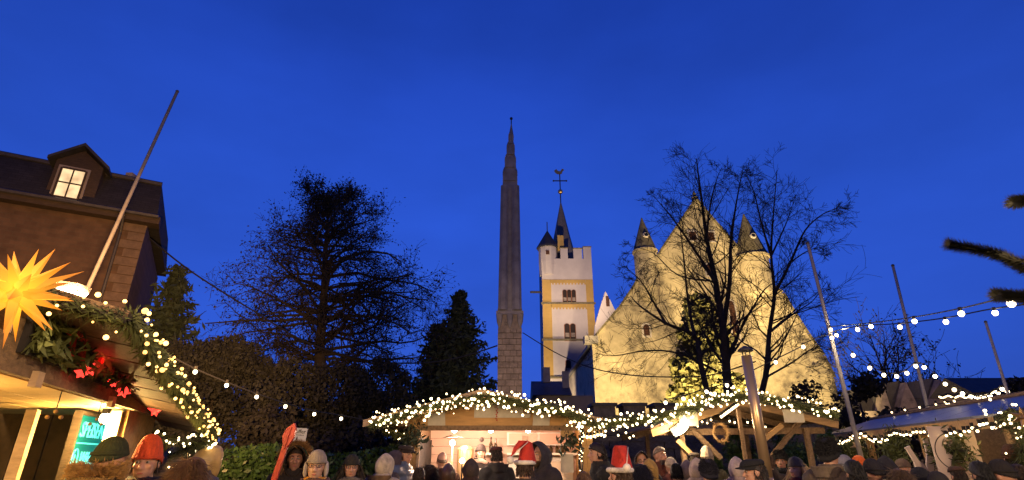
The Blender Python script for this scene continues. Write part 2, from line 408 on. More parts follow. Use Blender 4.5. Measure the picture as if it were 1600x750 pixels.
# ochre bands, each butted between string courses
z1, z2, z3, z4 = Z(437), Z(474), Z(531), Z(590)
for za, zb in ((z2 + .1, z1), (z3 + .1, z2 - .1), (z4, z3 - .1)):
    for x, w in ((XL + .55, 1.06), (XR - .45, .86)):
        MB().box((x, DT - .02, (za + zb) / 2), (w, .06, zb - za)).build('corner_band', M['ochre'], tw)
for za in (z2, z3, z4): MB().box(((XL + XR) / 2, DT - .05, za), (XR - XL + .3, .3, .2)).build('string_course', M['turretroof'], tw)
for zt_, hh in ((z1, .42), (z2 - .1, .42)):
    MB().box(((XL + XR) / 2 + .06, DT - .02, zt_ - hh / 2), (XR - XL - 1.94, .06, hh)).build('frieze_band', M['ochre'], tw)
    for k in range(11):
        MB().box((XL + 1.3 + k * .388, DT - .022, zt_ - hh - .1), (.2, .05, .2)).build('frieze_tooth', M['ochre'], tw)
def arched(cx, cz, w, h, root):
    n = 8; pts = [(-w, -h), (w, -h), (w, h - w)] + [(w * math.cos(math.pi * k / n), h - w + w * math.sin(math.pi * k / n)) for k in range(1, n)] + [(-w, h - w)]
    f = MB().prism([Vector((cx + x * 1.25, DT - .06, cz + z * 1.06)) for x, z in pts], (0, .12, 0)).build('window', M['archrim'], root)
    MB().prism([Vector((cx + x, DT - .09, cz + z)) for x, z in pts], (0, .06, 0)).build('opening', M['opening'], f)
    MB().box((cx, DT - .11, cz - h * .35), (w * 1.6, .03, h * .5)).build('balustrade', M['sandstone'], f)
M['archrim'] = mat('arch_rim_brick', (.30, .13, .07), .9, .25, 5); M['opening'] = mat('dark_opening', (.03, .018, .014), .9, .3, 4)
for px in (882.5, 889.5, 896.5):
    c = P(px, 464, DT); arched(c.x, c.z, .22, .86, tw)
for px in (886.2, 895.2):
    c = P(px, 519, DT); arched(c.x, c.z, .28, .98, tw)
c = P(888, 574, DT); arched(c.x, c.z, .26, .8, tw)
# parapet with merlons
for i, (a, b_, h) in enumerate(((XL + 2.35, XL + 3.25, 1.35), (XL + 3.95, XL + 5.0, 1.3), (XR - .95, XR, 1.5))):
    MB().box(((a + b_) / 2, DT + .3, ZT + h / 2), (b_ - a, .6, h)).build('merlon', M['tower'], tw)
    MB().box(((a + b_) / 2, DT + .28, ZT + h + .05), (b_ - a + .12, .72, .12)).build('merlon_cap', M['turretroof'], tw)
for k in range(4): MB().box((XL + .3, DT + 1.6 + k * 1.3, ZT + .6), (.6, .75, 1.2)).build('merlon', M['tower'], tw)
for k in range(4): MB().box((XR - .3, DT + 1.6 + k * 1.3, ZT + .6), (.6, .75, 1.2)).build('merlon', M['tower'], tw)
st = (XL + .85, DT + .8, 0); zs = P(860, 383, DT).z
MB().lathe([(1.05, ZT - 2), (1.15, ZT - .4), (1.15, zs)], st, 10).build('stair_turret', M['tower'], tw)
r_ = MB().lathe([(1.42, zs - .2), (1.38, zs), (.72, zs + (P(858, 357, DT).z - zs) * .5), (.06, P(858, 357, DT).z)], st, 10).build('stair_turret_roof', M['slate'], tw)
MB().tube([(st[0], st[1], zs + 2), (st[0], st[1], P(858, 343, DT).z)], .06, 5).build('turret_finial', M['lead'], r_)
MB().box((st[0] + 1.6, DT + .6, zs + .5), (.75, .6, 1.9)).build('chimney', M['ochre'], tw)
MB().box((st[0] - .1, DT - .38, zs - 1.1), (.42, .1, .5)).build('turret_window', M['louver'], tw)
sc = (6.55, DT + 3.1, 0); za = P(880, 318, DT + 3.1).z
MB().lathe([(2.0, ZT - .2), (1.9, ZT + .4), (1.0, ZT + (za - ZT) * .5), (.1, za)], sc, 8).build('spire', M['spire'], tw)
zc = za
tf = MB().tube([(sc[0], sc[1], zc - .3), (sc[0], sc[1], P(880, 272, DT + 3).z)], .075, 6).build('spire_rod', M['ironwork'], tw)
MB().ball((sc[0], sc[1], P(880, 299, DT + 3).z), .34, 10, 8).build('spire_ball', M['gold'], tf)
zx = P(880, 282, DT + 3).z
cb = MB(); cb.box((sc[0], sc[1], zx), (1.7, .1, .13))
for s in (-1, 1): cb.ball((sc[0] + s * .88, sc[1], zx), .13)
cb.build('cross_bar', M['ironwork'], tf)
zk = P(880, 271, DT + 3).z
rooster = [(-.55, .15), (-.75, .5), (-.45, .75), (-.2, .45), (.1, .4), (.3, .75), (.5, .8), (.62, .6), (.45, .45), (.3, .05), (0, -.05), (-.3, 0)]
MB().prism([(sc[0] + x, sc[1], zk + z) for x, z in rooster], (0, .12, 0)).build('weathercock', M['gold'], tf)
MB().tube([(XL - .1, DT + 1.2, Z(452)), (XL - 1.4, DT + .9, Z(453))], .14, 6).build('water_spout', M['lead'], tw)

# ------------------------------------------------------------------ memorial pillar
pl = thing('memorial_pillar', 'slender dark gothic stone pillar with stepped pinnacle in front of the tower', 'pillar', (-.02, 20.3, 0))
DP = 20
def section(xl, xr, z): return None
pc = P(796.5, 560, DP); half = (P(814.5, 560, DP).x - P(777.5, 560, DP).x) / 2; cxp, cyp = pc.x, DP + half
# course of blocks
zb0, zb1 = 0, P(797, 515, DP).z; z = 0; rowi = 0
hb = .215
core = MB().box((cxp, cyp, zb1 / 2), (half * 2 - .1, half * 2 - .1, zb1)).build('pillar_core', M['mortar'], pl)
while z < zb1 - .05:
    for side in range(4):
        m = Matrix.Rotation(side * math.pi / 2, 3, 'Z')
        w = half * 2; cuts = [0, .36, .7, 1] if rowi % 2 else [0, .2, .52, .82, 1]
        cuts = [0] + [c + rnd.uniform(-.05, .05) for c in cuts[1:-1]] + [1]
        for a, b_ in zip(cuts, cuts[1:]):
            if side == 2: continue
            cxx = (a + b_) / 2 * w - half
            if len([0]) and z > 0.9: pass
            q = m @ Vector((cxx, -half + .03 + rnd.uniform(-.006, .006), 0))
            sz = (w * (b_ - a) - .022, .08, hb - .022)
            MB().box(Vector((cxp, cyp, z + hb / 2)) + q, sz, m).build('stone_block', M['sandstone'], pl)
    z += hb; rowi += 1
zr = P(797, 489, DP).z
MB().box((cxp, cyp, (zb1 + zr) / 2), (half * 2, half * 2, zr - zb1)).build('corbel_stage', M['sandstone'], pl)
for sx in (-1, 0, 1):
    MB().lathe([(.02, -.55), (.1, -.3), (.13, 0)], (cxp + sx * half * .9, cyp - half - .03, zr - .06), 8).build('corbel', M['darkstone'], pl)
MB().box((cxp, cyp, zr), (half * 2 + .16, half * 2 + .16, .14)).build('ring_cornice', M['darkstone'], pl)
MB().box((cxp, cyp, zr + .12), (half * 2 + .06, half * 2 + .06, .1)).build('ring_fillet', M['darkstone'], pl)
# clustered shaft: four round ribs set on a square, tapering upwards, ending in stepped gablets
zt = P(799, 290, DP).z
sh = MB(); k0, k1 = half * .98, half * .86
sh.box((cxp, cyp, (zr + zt) / 2), (k0 * 2, k0 * 2, zt - zr), None, k1 / k0); sh.build('shaft', M['darkstone'], pl)
for sx in (-1, 1):
    for sy in (-1, 1):
        MB().tube([(cxp + sx * k0 * .62, cyp + sy * k0 * .98, zr + .1), (cxp + sx * k1 * .60, cyp + sy * k1 * .98, zt)], [.2, .17], 8).build('shaft_rib', M['darkstone'], pl)
tiers = [(264, .72), (242, .56), (221, .41), (203, .26)]
zprev = zt
for i, (py, k) in enumerate(tiers):
    zz = P(801, py, DP).z; h = half * k
    MB().box((cxp + .012 * i, cyp, (zprev + zz) / 2 - .1), (h * 2, h * 2, zz - zprev + .2), None, .97).build('pinnacle_stage', M['darkstone'], pl)
    for sx in (-1, 1):
        for sy in (-1, 1):
            MB().lathe([(.075, 0), (.07, .22), (.012, .42)], (cxp + .012 * i + sx * (h - .07), cyp + sy * (h - .07), zz - .22), 4).build('pinnacle', M['darkstone'], pl)
    for sy in (-1, 1):
        yy = cyp + sy * (h + .02)
        MB().prism([(cxp - h * .8, yy - .02, zz - .5), (cxp + h * .8, yy - .02, zz - .5), (cxp, yy - .02, zz + .02)], (0, .05, 0)).build('gablet', M['darkstone'], pl)
    zprev = zz
zz = P(804, 184, DP).z
MB().lathe([(.12, zprev - .1), (.015, zz)], (cxp + .05, cyp, 0), 6).build('spike', M['darkstone'], pl)
MB().tube([(cxp + .05, cyp, zz - .1), (cxp + .05, cyp, zz + .28)], .025, 5).build('spike_rod', M['ironwork'], pl)
MB().ball((cxp + .05, cyp, zz + .26), .07).build('spike_ball', M['ironwork'], pl)

# ------------------------------------------------------------------ building on the left
A = Vector((-11.85, 16, 0)); dr = Vector((.876, .482, 0)); nin = Vector((-.482, .876, 0)); Lh = 17
bl = thing('stone_building', 'dark masonry building with slate mansard roof and one lit dormer window', 'building', A - dr * 8 + nin * 3)
B_ = A - dr * Lh; dep = 6.5; ze = 8.72
q = [B_, A, A + nin * dep, B_ + nin * dep]
MB().prism(q, (0, 0, ze)).build('wall', M['brickA'], bl, uv=((.876, .482, 0), (0, 0, 1)))
for k in range(30):
    zz = .25 + k * .285
    MB().box(A + Vector((0, 0, zz)) - dr * (.28 if k % 2 else .2) - nin * .012, (.6 if k % 2 else .44, .06, .262), Matrix((dr, nin, (0, 0, 1))).transposed()).build('quoin', M['quoin'], bl)
MB().box(A - dr * (Lh / 2 - .1) - nin * .1 + Vector((0, 0, ze + .06)), (Lh + .5, .5, .24), Matrix((dr, nin, (0, 0, 1))).transposed()).build('eave_cornice', M['darkwood'], bl)
MB().tube([B_ - nin * .42 + Vector((0, 0, ze + .16)), A + dr * .3 - nin * .42 + Vector((0, 0, ze + .16))], .07, 6).build('gutter', M['lead'], bl)
MB().tube([A - dr * .62 - nin * .42 + Vector((0, 0, ze + .1)), A - dr * .62 - nin * .09 + Vector((0, 0, ze - .45)), A - dr * .62 - nin * .09], .045, 6).build('downpipe', M['lead'], bl)
zt = 10.35
lo = [B_ - nin * .3, A + dr * .25 - nin * .3, A + dr * .25 + nin * (dep + .3), B_ + nin * (dep + .3)]
hi = [B_ + nin * .45, A + dr * .05 + nin * .45, A + dr * .05 + nin * (dep - .4), B_ + nin * (dep - .4)]
rm = MB(); rm.add([v + Vector((0, 0, ze + .19)) for v in lo] + [v + Vector((0, 0, zt)) for v in hi], [(3, 2, 1, 0), (4, 5, 6, 7), (0, 1, 5, 4), (1, 2, 6, 5), (2, 3, 7, 6), (3, 0, 4, 7)])
roof = rm.build('mansard_roof', M['roofA'], bl, uv=((.876, .482, 0), (-.2, .3, 1)))
MB().tube([v + Vector((0, 0, zt + .03)) for v in (hi[0], hi[1])], .09, 6).build('ridge_roll', M['lead'], roof)
MB().box(A - dr * .9 - nin * -.6 + Vector((0, 0, zt + .12)), (.22, .22, .3)).build('chimney', M['darkstone'], roof)
fr = Matrix((dr, nin, (0, 0, 1))).transposed()
dc = A - dr * 2.12; dc.z = 0
dl = MB(); w = .60
pts = [(-w, ze + .2), (w, ze + .2), (w, 10.3), (0, 10.78), (-w, 10.3)]
dm = dl.prism([dc - nin * .12 + dr * x + Vector((0, 0, z)) for x, z in pts], nin * 1.6).build('dormer', M['darkwood'], bl)
for s in (-1, 1):
    a, b2 = dc + dr * (s * (w + .18)) + Vector((0, 0, 10.2)), dc + Vector((0, 0, 10.86))
    MB().prism([p - nin * .35 for p in (a, b2, b2 + Vector((0, 0, .1)), a + Vector((0, 0, .1)))], nin * 1.9).build('dormer_roof', M['slate'], dm)
wc = dc - nin * .16 + Vector((-.0, 0, 9.55)) - dr * .08
def wbox(o, x, z, sx, sz, th, m, name, par): return MB().box(o + dr * x + Vector((0, 0, z)) , (sx, th, sz), fr).build(name, m, par)
wd = wbox(wc, 0, 0, .80, 1.16, .06, M['plaster'], 'window', dm)
for x in (-.145, .145):
    for z in (-.235, .235): wbox(wc - nin * .035, x * 1.02, z * 1.02, .26, .44, .03, M['window'], 'pane', wd)
for x in (-.31, .31): wbox(wc - nin * .05, x, 0, .05, .98, .05, M['darkwood'], 'frame_stile', wd)
for z in (-.49, .49): wbox(wc - nin * .05, 0, z, .57, .05, .048, M['darkwood'], 'frame_rail', wd)
wbox(wc - nin * .055, 0, 0, .035, .93, .04, M['darkwood'], 'glazing_bar', wd); wbox(wc - nin * .06, 0, 0, .57, .035, .04, M['darkwood'], 'glazing_bar', wd)
wbox(wc - nin * .12, 0, -.61, .9, .06, .2, M['plaster'], 'sill', wd)

# ------------------------------------------------------------------ castle wall behind the stalls
cwl = thing('castle_wall', 'low dark rubble castle wall with merlons running behind the market stalls', 'wall', (5.5, 16.5, 0))
xa, xb, zw = 1.2, 9.2, 2.75
MB().box(((xa + xb) / 2, 16.5, zw / 2), (xb - xa, .8, zw)).build('wall_core', M['mortar'], cwl)
mers = [P(x, 632, 16).x for x in (945, 992, 1042, 1240)]
for x in mers: MB().box((x, 16.5, zw + .16), (.62, .8, .32)).build('merlon', M['rubble'], cwl)
for x in mers: MB().box((x, 16.5, zw + .36), (.74, .95, .08)).build('merlon_cap', M['slate'], cwl)
stone_m = []
for k in range(5):
    bm_ = MB(); bm_.box((0, 0, 0), (1, 1, 1), None, 1)
    vs = []
    for v in bm_.v: vs.append(tuple(c + rnd.uniform(-.09, .09) for c in v))
    me = bpy.data.meshes.new('stone'); me.from_pydata(vs, [], bm_.f); me.materials.append(M['rubble']); stone_m.append(me)
z = .05; cnt = 0
z = 1.05
while z < zw - .1:
    h = rnd.uniform(.17, .27); x = xa + rnd.uniform(0, .1)
    while x < xb - .2 and cnt < 290:
        w = rnd.uniform(.24, .55)
        share('stone', rnd.choice(stone_m), cwl, (x + w / 2, 16.08 + rnd.uniform(-.02, .02), z + h / 2), None, (w * .93, .16, h * .9)); cnt += 1
        x += w
    z += h

# low dark roofs between pillar and church
lh = thing('low_house', 'low dark slate-roofed house below the white tower', 'house', (3.2, 30, 0))
p0, p1 = P(838, 612, 29), P(926, 612, 29); zt = P(880, 588, 29).z; zee = P(880, 618, 29).z
MB().box(((p0.x + p1.x) / 2, 31, zee / 2), (p1.x - p0.x, 4, zee)).build('wall', M['plaster'], lh)
rf = MB().prism([(p0.x - .2, 28.7, zee), (p0.x - .2, 31, zt), (p0.x - .2, 33.3, zee)], (p1.x - p0.x - .9, 0, 0)).build('roof', M['slate'], lh)
MB().box((p0.x + .6, 30, zt + .2), (.4, .4, .8)).build('chimney', M['darkstone'], rf)
MB().box((p1.x - 1.3, 30, zt - .1), (.34, .34, 1.0)).build('chimney', M['darkstone'], rf)

# gabled ruin and long roof at the right
ru = thing('gabled_stone_house', 'old stone house front with three pointed gables behind the metal-roofed stall', 'house', (21, 31, 0))
MB().box((P(1420, 650, 30).x + .5, 31.2, 2), (5.6, 2, 4.0)).build('wall', M['sandstone'], ru)
for xl, xr, xa_, ya in ((1372, 1400, 1381, 603), (1400, 1448, 1416, 597), (1448, 1498, 1470, 592)):
    a, c, t = P(xl, 662, 30), P(xr, 662, 30), P(xa_, ya, 30)
    gb = MB().prism([a, c, t], (0, .5, 0)).build('gable', M['sandstone'], ru)
    d = Vector((0, 3.4, 0)); e = .14
    MB().prism([a + Vector((-e, .55, 0)), t + Vector((0, .55, e)), c + Vector((e, .55, 0))], d).build('gable_roof', M['slate'], ru)
lr = thing('long_house', 'low house with long dark roof beyond the right-hand stall', 'house', (25, 29, 0))
a, c = P(1524, 614, 26), P(1720, 606, 26)
MB().box(((a.x + c.x) / 2, 27.2, a.z / 2), (c.x - a.x, 2.2, a.z)).build('wall', M['plaster'], lr)
rf = MB().prism([(a.x - .3, 25.8, a.z), (a.x - .3, 27.2, a.z + .85), (a.x - .3, 28.6, a.z)], (c.x - a.x + .6, 0, 0)).build('roof', M['slate'], lr)

# ------------------------------------------------------------------ trees
def grow(b, p, d, length, r, depth, n_seg=5, wig=.18, gravity=0.0, tips=None, split=(3, 5), ratio=.62, ang=(28, 55), rmin=.006, lean=None):
    pts = [Vector(p)]; rad = [r]; d = Vector(d).normalized(); seg = length / n_seg
    for i in range(n_seg):
        d = (d + Vector((rnd.gauss(0, wig), rnd.gauss(0, wig), rnd.gauss(0, wig) + gravity))).normalized()
        pts.append(pts[-1] + d * seg); rad.append(max(rmin, r * (1 - .75 * (i + 1) / n_seg)))
    b.tube(pts, rad, 6 if r > .05 else (4 if r > .02 else 3), cap=False)
    if depth <= 0:
        if tips is not None: tips.extend(pts[1:])
        return
    for k in range(rnd.randint(*split)):
        t = rnd.uniform(.25, 1.0) * n_seg; i = min(n_seg - 1, int(t)); q = pts[i].lerp(pts[i + 1], t - i)
        dd = (pts[i + 1] - pts[i]).normalized(); ax = dd.orthogonal().normalized(); ax.rotate(Matrix.Rotation(rnd.uniform(0, 6.283), 3, dd))
        nd = dd.copy(); nd.rotate(Matrix.Rotation(R(rnd.uniform(*ang)), 3, ax))
        grow(b, q, nd, length * ratio * rnd.uniform(.7, 1.2), max(rmin, rad[i] * .55), depth - 1, max(3, n_seg - 1), wig, gravity, tips, split, ratio, ang, rmin)
    if tips is not None and depth < 2: tips.extend(pts[2:])

def guide(pix, D, jit=.5):
    return [P(x, y, D + rnd.uniform(-jit, jit)) for x, y in pix]
def smooth_path(pts, k=4):
    out = []
    for i in range(len(pts) - 1):
        p0, p1, p2, p3 = pts[max(0, i - 1)], pts[i], pts[i + 1], pts[min(len(pts) - 1, i + 2)]
        for j in range(k):
            t = j / k
            out.append(.5 * ((2 * p1) + (p2 - p0) * t + (2 * p0 - 5 * p1 + 4 * p2 - p3) * t * t + (3 * p1 - p0 - 3 * p2 + p3) * t ** 3))
    return out + [pts[-1]]

# ---- bare trees in front of the church: the stems follow the ones seen, the twigs grow
def bare_tree(label, base, stems, D, group=None, dens=1.25):
    r = thing('bare_tree', label, 'tree', base, group)
    tb, cb = MB(), MB()
    for pix, r0, nb in stems:
        pts = smooth_path(guide(pix, D)); n = len(pts)
        if pix[0][1] > 600: pts = [Vector((pts[0].x * .98 + base[0] * .02, D, 0))] + pts; n += 1
        rad = [max(.011, r0 * .86 * (1 - .9 * i / (n - 1))) for i in range(n)]
        tb.tube(pts, rad, 8, cap=False)
        L = sum((pts[i + 1] - pts[i]).length for i in range(n - 1))
        for k in range(int(nb * dens)):
            t = (.18 + .82 * (k + rnd.random()) / (nb * dens)) * (n - 1); i = min(n - 2, int(t)); q = pts[i].lerp(pts[i + 1], t - i)
            if q.z < 3.2: continue
            dd = (pts[i + 1] - pts[i]).normalized(); ax = Vector((rnd.gauss(0, .6), rnd.gauss(0, 1), rnd.gauss(0, .6))).normalized()
            nd = dd.copy(); nd.rotate(Matrix.Rotation(R(rnd.uniform(32, 66)), 3, ax)); nd.y *= .7
            l = (.8 + 1.5 * rnd.random()) * (1.15 - .8 * t / n) * (L + 3) / 10
            grow(cb, q, nd, l, max(.011, rad[i] * .36), 2, 5, .15, .02, None, (4, 6), .52, (24, 52), .006)
    tb.build('trunk', M['bark'], r, smooth=True); cb.build('crown', M['twig'], r)
    return r
DTREE = 22
bare_tree('large multi-stemmed bare tree silhouetted against the floodlit church gable', (P(1135, 620, DTREE).x, DTREE, 0), [
    ([(1140, 640), (1136, 590), (1130, 515), (1118, 440), (1104, 370), (1096, 310), (1088, 248)], .24, 34),
    ([(1130, 515), (1140, 440), (1142, 380), (1150, 320), (1160, 268)], .13, 18),
    ([(1118, 440), (1085, 390), (1050, 340), (1020, 305)], .09, 16),
    ([(1104, 370), (1110, 320), (1120, 280), (1128, 262)], .06, 9),
    ([(1112, 640), (1095, 570), (1085, 525), (1040, 505), (1000, 478), (985, 462)], .15, 22),
    ([(1085, 525), (1075, 470), (1068, 400), (1060, 330)], .085, 16),
    ([(1040, 505), (1020, 470), (1002, 440), (975, 415)], .07, 13),
    ([(1120, 580), (1060, 552), (1010, 548), (960, 556), (930, 552)], .06, 14),
    ([(1136, 560), (1160, 510), (1195, 452), (1222, 438)], .075, 12),
    ([(1118, 440), (1060, 430), (1020, 395), (985, 385)], .05, 12),
], DTREE)
bare_tree('slimmer dark bare tree right of the steel flue with whip-like crown', (P(1190, 620, 21).x, 21, 0), [
    ([(1180, 640), (1196, 590), (1202, 520), (1210, 460), (1205, 400), (1208, 340), (1214, 268)], .15, 30),
    ([(1210, 460), (1235, 410), (1258, 360), (1285, 335), (1306, 326)], .075, 20),
    ([(1205, 400), (1190, 350), (1178, 300), (1164, 272)], .06, 15),
    ([(1202, 520), (1240, 490), (1270, 470), (1292, 440)], .05, 14),
    ([(1196, 590), (1240, 565), (1270, 545), (1300, 548)], .05, 16),
    ([(1235, 410), (1262, 392), (1290, 384)], .04, 10),
    ([(1205, 400), (1228, 350), (1240, 315)], .05, 10),
], 21)
# small bare trees far right and far left
def far_tree(label, px, py_top, D, half_w, name='bare_tree', n=22, leaf=0):
    base = Vector((P(px, 600, D).x, D, 0)); H = P(px, py_top, D).z
    r = thing(name, label, 'tree', base); tb, cb = MB(), MB()
    tp = [base + Vector((rnd.uniform(-.2, .2), 0, H * t)) for t in (0, .2, .4, .6)]
    tb.tube(tp, [.28, .22, .17, .1], 7, cap=False); tips = []
    for k in range(n):
        q = tp[1].lerp(tp[3], rnd.random()); a = rnd.uniform(0, 6.283); el = rnd.uniform(.3, 1.1)
        d = Vector((math.cos(a) * math.cos(el), math.sin(a) * math.cos(el), math.sin(el)))
        l = half_w * rnd.uniform(.7, 1.05) if el < .7 else (H * .55)
        grow(cb, q, d, l * .8, .08, 2, 5, .16, .02, tips, (4, 6), .55, (25, 55), .012)
    tb.build('trunk', M['bark'], r, smooth=True); cb.build('branches', M['twig'], r)
    if leaf and tips:
        t = np.array([tuple(tips[i]) for i in nrs.randint(0, len(tips), leaf)]) + nrs.normal(0, .12, (leaf, 3))
        raw('crown', *leafquads(t, .2), M['leafdry'], r)
far_tree('round-crowned bare tree standing behind the festoon lights at far right', 1395, 505, 36, 4.6, n=26, leaf=1500)
far_tree('thin bare tree poking above the dark evergreens near the cable', 338, 488, 24, 2.0, n=9)

# ---- the big tree left of the middle: central leader, tiered side limbs, a thin veil of brown leaves
def tiered_tree(label, D):
    base = Vector((P(500, 640, D).x, D, 0)); r = thing('leafy_tree', label, 'tree', base)
    tb, cb, tips = MB(), MB(), []
    lead = smooth_path([base] + guide([(499, 600), (500, 540), (506, 470), (508, 400), (512, 350), (510, 312)], D, .15), 4)
    n = len(lead); tb.tube(lead, [max(.03, .30 * (1 - .93 * i / (n - 1))) for i in range(n)], 8, cap=False)
    # (row in the photo, reach to the left, reach to the right, in photo pixels)
    prof = [(312, 50, 48), (326, 56, 66), (345, 58, 84), (366, 80, 90), (386, 96, 104), (402, 104, 120), (430, 104, 160), (455, 112, 168), (475, 140, 140), (495, 146, 176), (515, 140, 190), (540, 100, 168), (570, 70, 132)]
    for (py, wl, wr) in prof:
        for s, wpx in ((-1, wl), (1, wr)):
            for k in range(5):
                yy = py + rnd.uniform(-13, 13); q = P(505, yy + 8, D); lenm = wpx * rnd.uniform(.7, 1.12) * (D / .96) / F
                a = rnd.uniform(-1.1, 1.1)
                if k >= 4: lenm *= .55; a = rnd.choice((-1, 1)) * rnd.uniform(1.0, 1.6)
                up = .6 if py < 350 else (.5 if py < 400 else .22)
                d = Vector((s * math.cos(a), math.sin(a), up + rnd.uniform(-.05, .2)))
                c = min(lead, key=lambda v: abs(v.z - q.z))
                grow(cb, c, d, lenm, .03 + .011 * lenm, 2, 7, .17, -.035 if py > 380 else .03, tips, (7, 10), .40, (30, 70), .006)
    tb.build('trunk', M['bark'], r, smooth=True); cb.build('branches', M['twig'], r)
    idx = nrs.randint(0, len(tips), 25000); t = np.array([tuple(v) for v in tips])[idx] + nrs.normal(0, .13, (25000, 3))
    raw('crown', *leafquads(t, .105, .55), M['leafdry'], r)
tiered_tree('tall broad tree with horizontal limbs and sparse dry leaves left of the pillar', 22)

# ---- spruces
def spruce(label, px, py_top, D, half_w, H=None, density=1.0, name='spruce_tree', group=None):
    base = Vector((P(px, 640, D).x, D, 0)); H = P(px, py_top, D).z
    r = thing(name, label, 'tree', base, group)
    MB().tube([base, base + Vector((0, 0, H))], [.2, .02], 7).build('trunk', M['bark'], r, smooth=True)
    bb = MB(); pts = []
    z = .6
    while z < H - .1:
        f = 1 - z / H; ln = half_w * (f ** .8) * 1.0 + .12
        for k in range(int((7 + 5 * f) * density)):
            a = rnd.uniform(0, 6.283); l = ln * rnd.uniform(.6, 1.12); d = Vector((math.cos(a), math.sin(a), 0))
            p = [base + Vector((0, 0, z)) + d * (l * t) + Vector((0, 0, (.35 * t * t - .42 * t) * l + .12 * l * t ** 4)) for t in (0, .33, .66, 1)]
            bb.tube(p, [.025, .018, .012, .006], 3, cap=False)
            m = int(13 * l + 5)
            for j in range(m):
                t = rnd.uniform(.12, 1.03); c = p[0] + d * (l * t); c.z = base.z + z + (.35 * t * t - .42 * t) * l + .12 * l * t ** 4
                s = Vector((-d.y, d.x, 0)) * rnd.gauss(0, .16 * (1.15 - t) * l + .03)
                pts.append(tuple(c + s + Vector((0, 0, -abs(rnd.gauss(0, .1))))))
        z += .2 + .14 * f
    bb.build('branches', M['bark'], r)
    pts = np.array(pts); v, fc = leafquads(np.repeat(pts, 2, 0) + nrs.normal(0, .05, (len(pts) * 2, 3)), .30, .3, .5)
    raw('crown', v, fc, M['conifer'], r)
spruce('dark spruce standing between the large leafy tree and the pillar', 712, 452, 24, 3.3, density=1.5)
spruce('dark spruce half hidden behind the corner of the stone building', 228, 412, 19, 2.5)
spruce('shorter dark spruce crowding the left flank of the taller one by the pillar', 676, 500, 25, 2.3, density=1.2)

# ---- dense evergreens
def clump_tree(name, label, cat, base, H, hw, n, leaf, m, shape='cone', group=None, lumps=26, asp=.55):
    r = thing(name, label, cat, base, group); base = Vector(base)
    MB().tube([base, base + Vector((0, 0, H * .8))], [.13, .03], 6).build('trunk', M['bark'], r, smooth=True)
    cs, rs = [], []
    for k in range(lumps):
        t = rnd.random() ** .9; a = rnd.uniform(0, 6.283)
        w = hw * ((1 - t) ** .65 if shape == 'cone' else math.sqrt(max(.02, 1 - (2 * t - .85) ** 2 * .72)))
        rr = w * rnd.uniform(.2, 1) ** .5
        cs.append((base.x + rr * math.cos(a) * .85, base.y + rr * math.sin(a) * .85, base.z + .25 + t * (H - .35))); rs.append(hw * rnd.uniform(.22, .42) * (1.15 - .5 * t))
    cs, rs = np.array(cs), np.array(rs); i = nrs.randint(0, lumps, n)
    d = nrs.normal(size=(n, 3)); d /= np.linalg.norm(d, axis=1)[:, None]
    p = cs[i] + d * (rs[i] * nrs.rand(n) ** .3)[:, None]
    p[:, 2] = np.maximum(p[:, 2], .05)
    raw('crown', *leafquads(p, leaf, asp), m, r)
    return r
DE = 16
for i, (px, py, hw, lb) in enumerate(((292, 545, 1.5, 'dark bushy evergreen nearest the left stall'), (352, 526, 1.6, 'tall dark evergreen below the end of the thick cable'), (408, 548, 1.5, 'dark brownish evergreen under the left limbs of the big tree'),
        (470, 566, 1.6, 'broad dark evergreen around the foot of the big leafy tree'), (540, 572, 1.6, 'dark evergreen mound right of the big tree trunk'), (600, 566, 1.4, 'dark evergreen just left of the middle stall roof'), (640, 606, 1.2, 'low dark evergreen behind the middle stall gable'))):
    d = DE + (i % 3) * .8; p = P(px, py, d)
    clump_tree('evergreen_tree', lb, 'tree', (p.x, d, 0), p.z, hw * 1.05, 18000, .115, M['darkleaf'], 'round', 'evergreens behind the hedge', 60)
p = P(1092, 478, 33)
clump_tree('arborvitae_tree', 'cone-shaped yellow-green evergreen lit by floodlight at the foot of the church', 'tree', (p.x, 33, 0), p.z, 3.5, 13000, .34, M['yew'], 'cone', None, 60, .8)
for px, py, D, hw, lb in ((1275, 596, 24, 2.0, 'dark evergreen shrub below the right end of the church gable'), (1335, 592, 22, 1.9, 'dark shrub behind the leaning lamp pole at right'), (1575, 600, 20, 1.6, 'dark bush behind the right end of the metal roof')):
    p = P(px, py, D); clump_tree('evergreen_shrub', lb, 'shrub', (p.x, D, 0), p.z, hw, 5000, .18, M['darkleaf'], 'round', None, 24)
# brownish undergrowth below the evergreens
p = P(575, 668, 14); clump_tree('beech_shrub', 'brownish leafy shrub beside the left eave of the middle stall', 'shrub', (p.x, 14, 0), p.z, 1.5, 5000, .12, M['leafdry'], 'round')
p = P(430, 640, 14.5); clump_tree('beech_shrub', 'brownish shrub beneath the small festoon bulbs at left', 'shrub', (p.x, 14.5, 0), p.z, 1.5, 5000, .13, M['leafdry'], 'round')

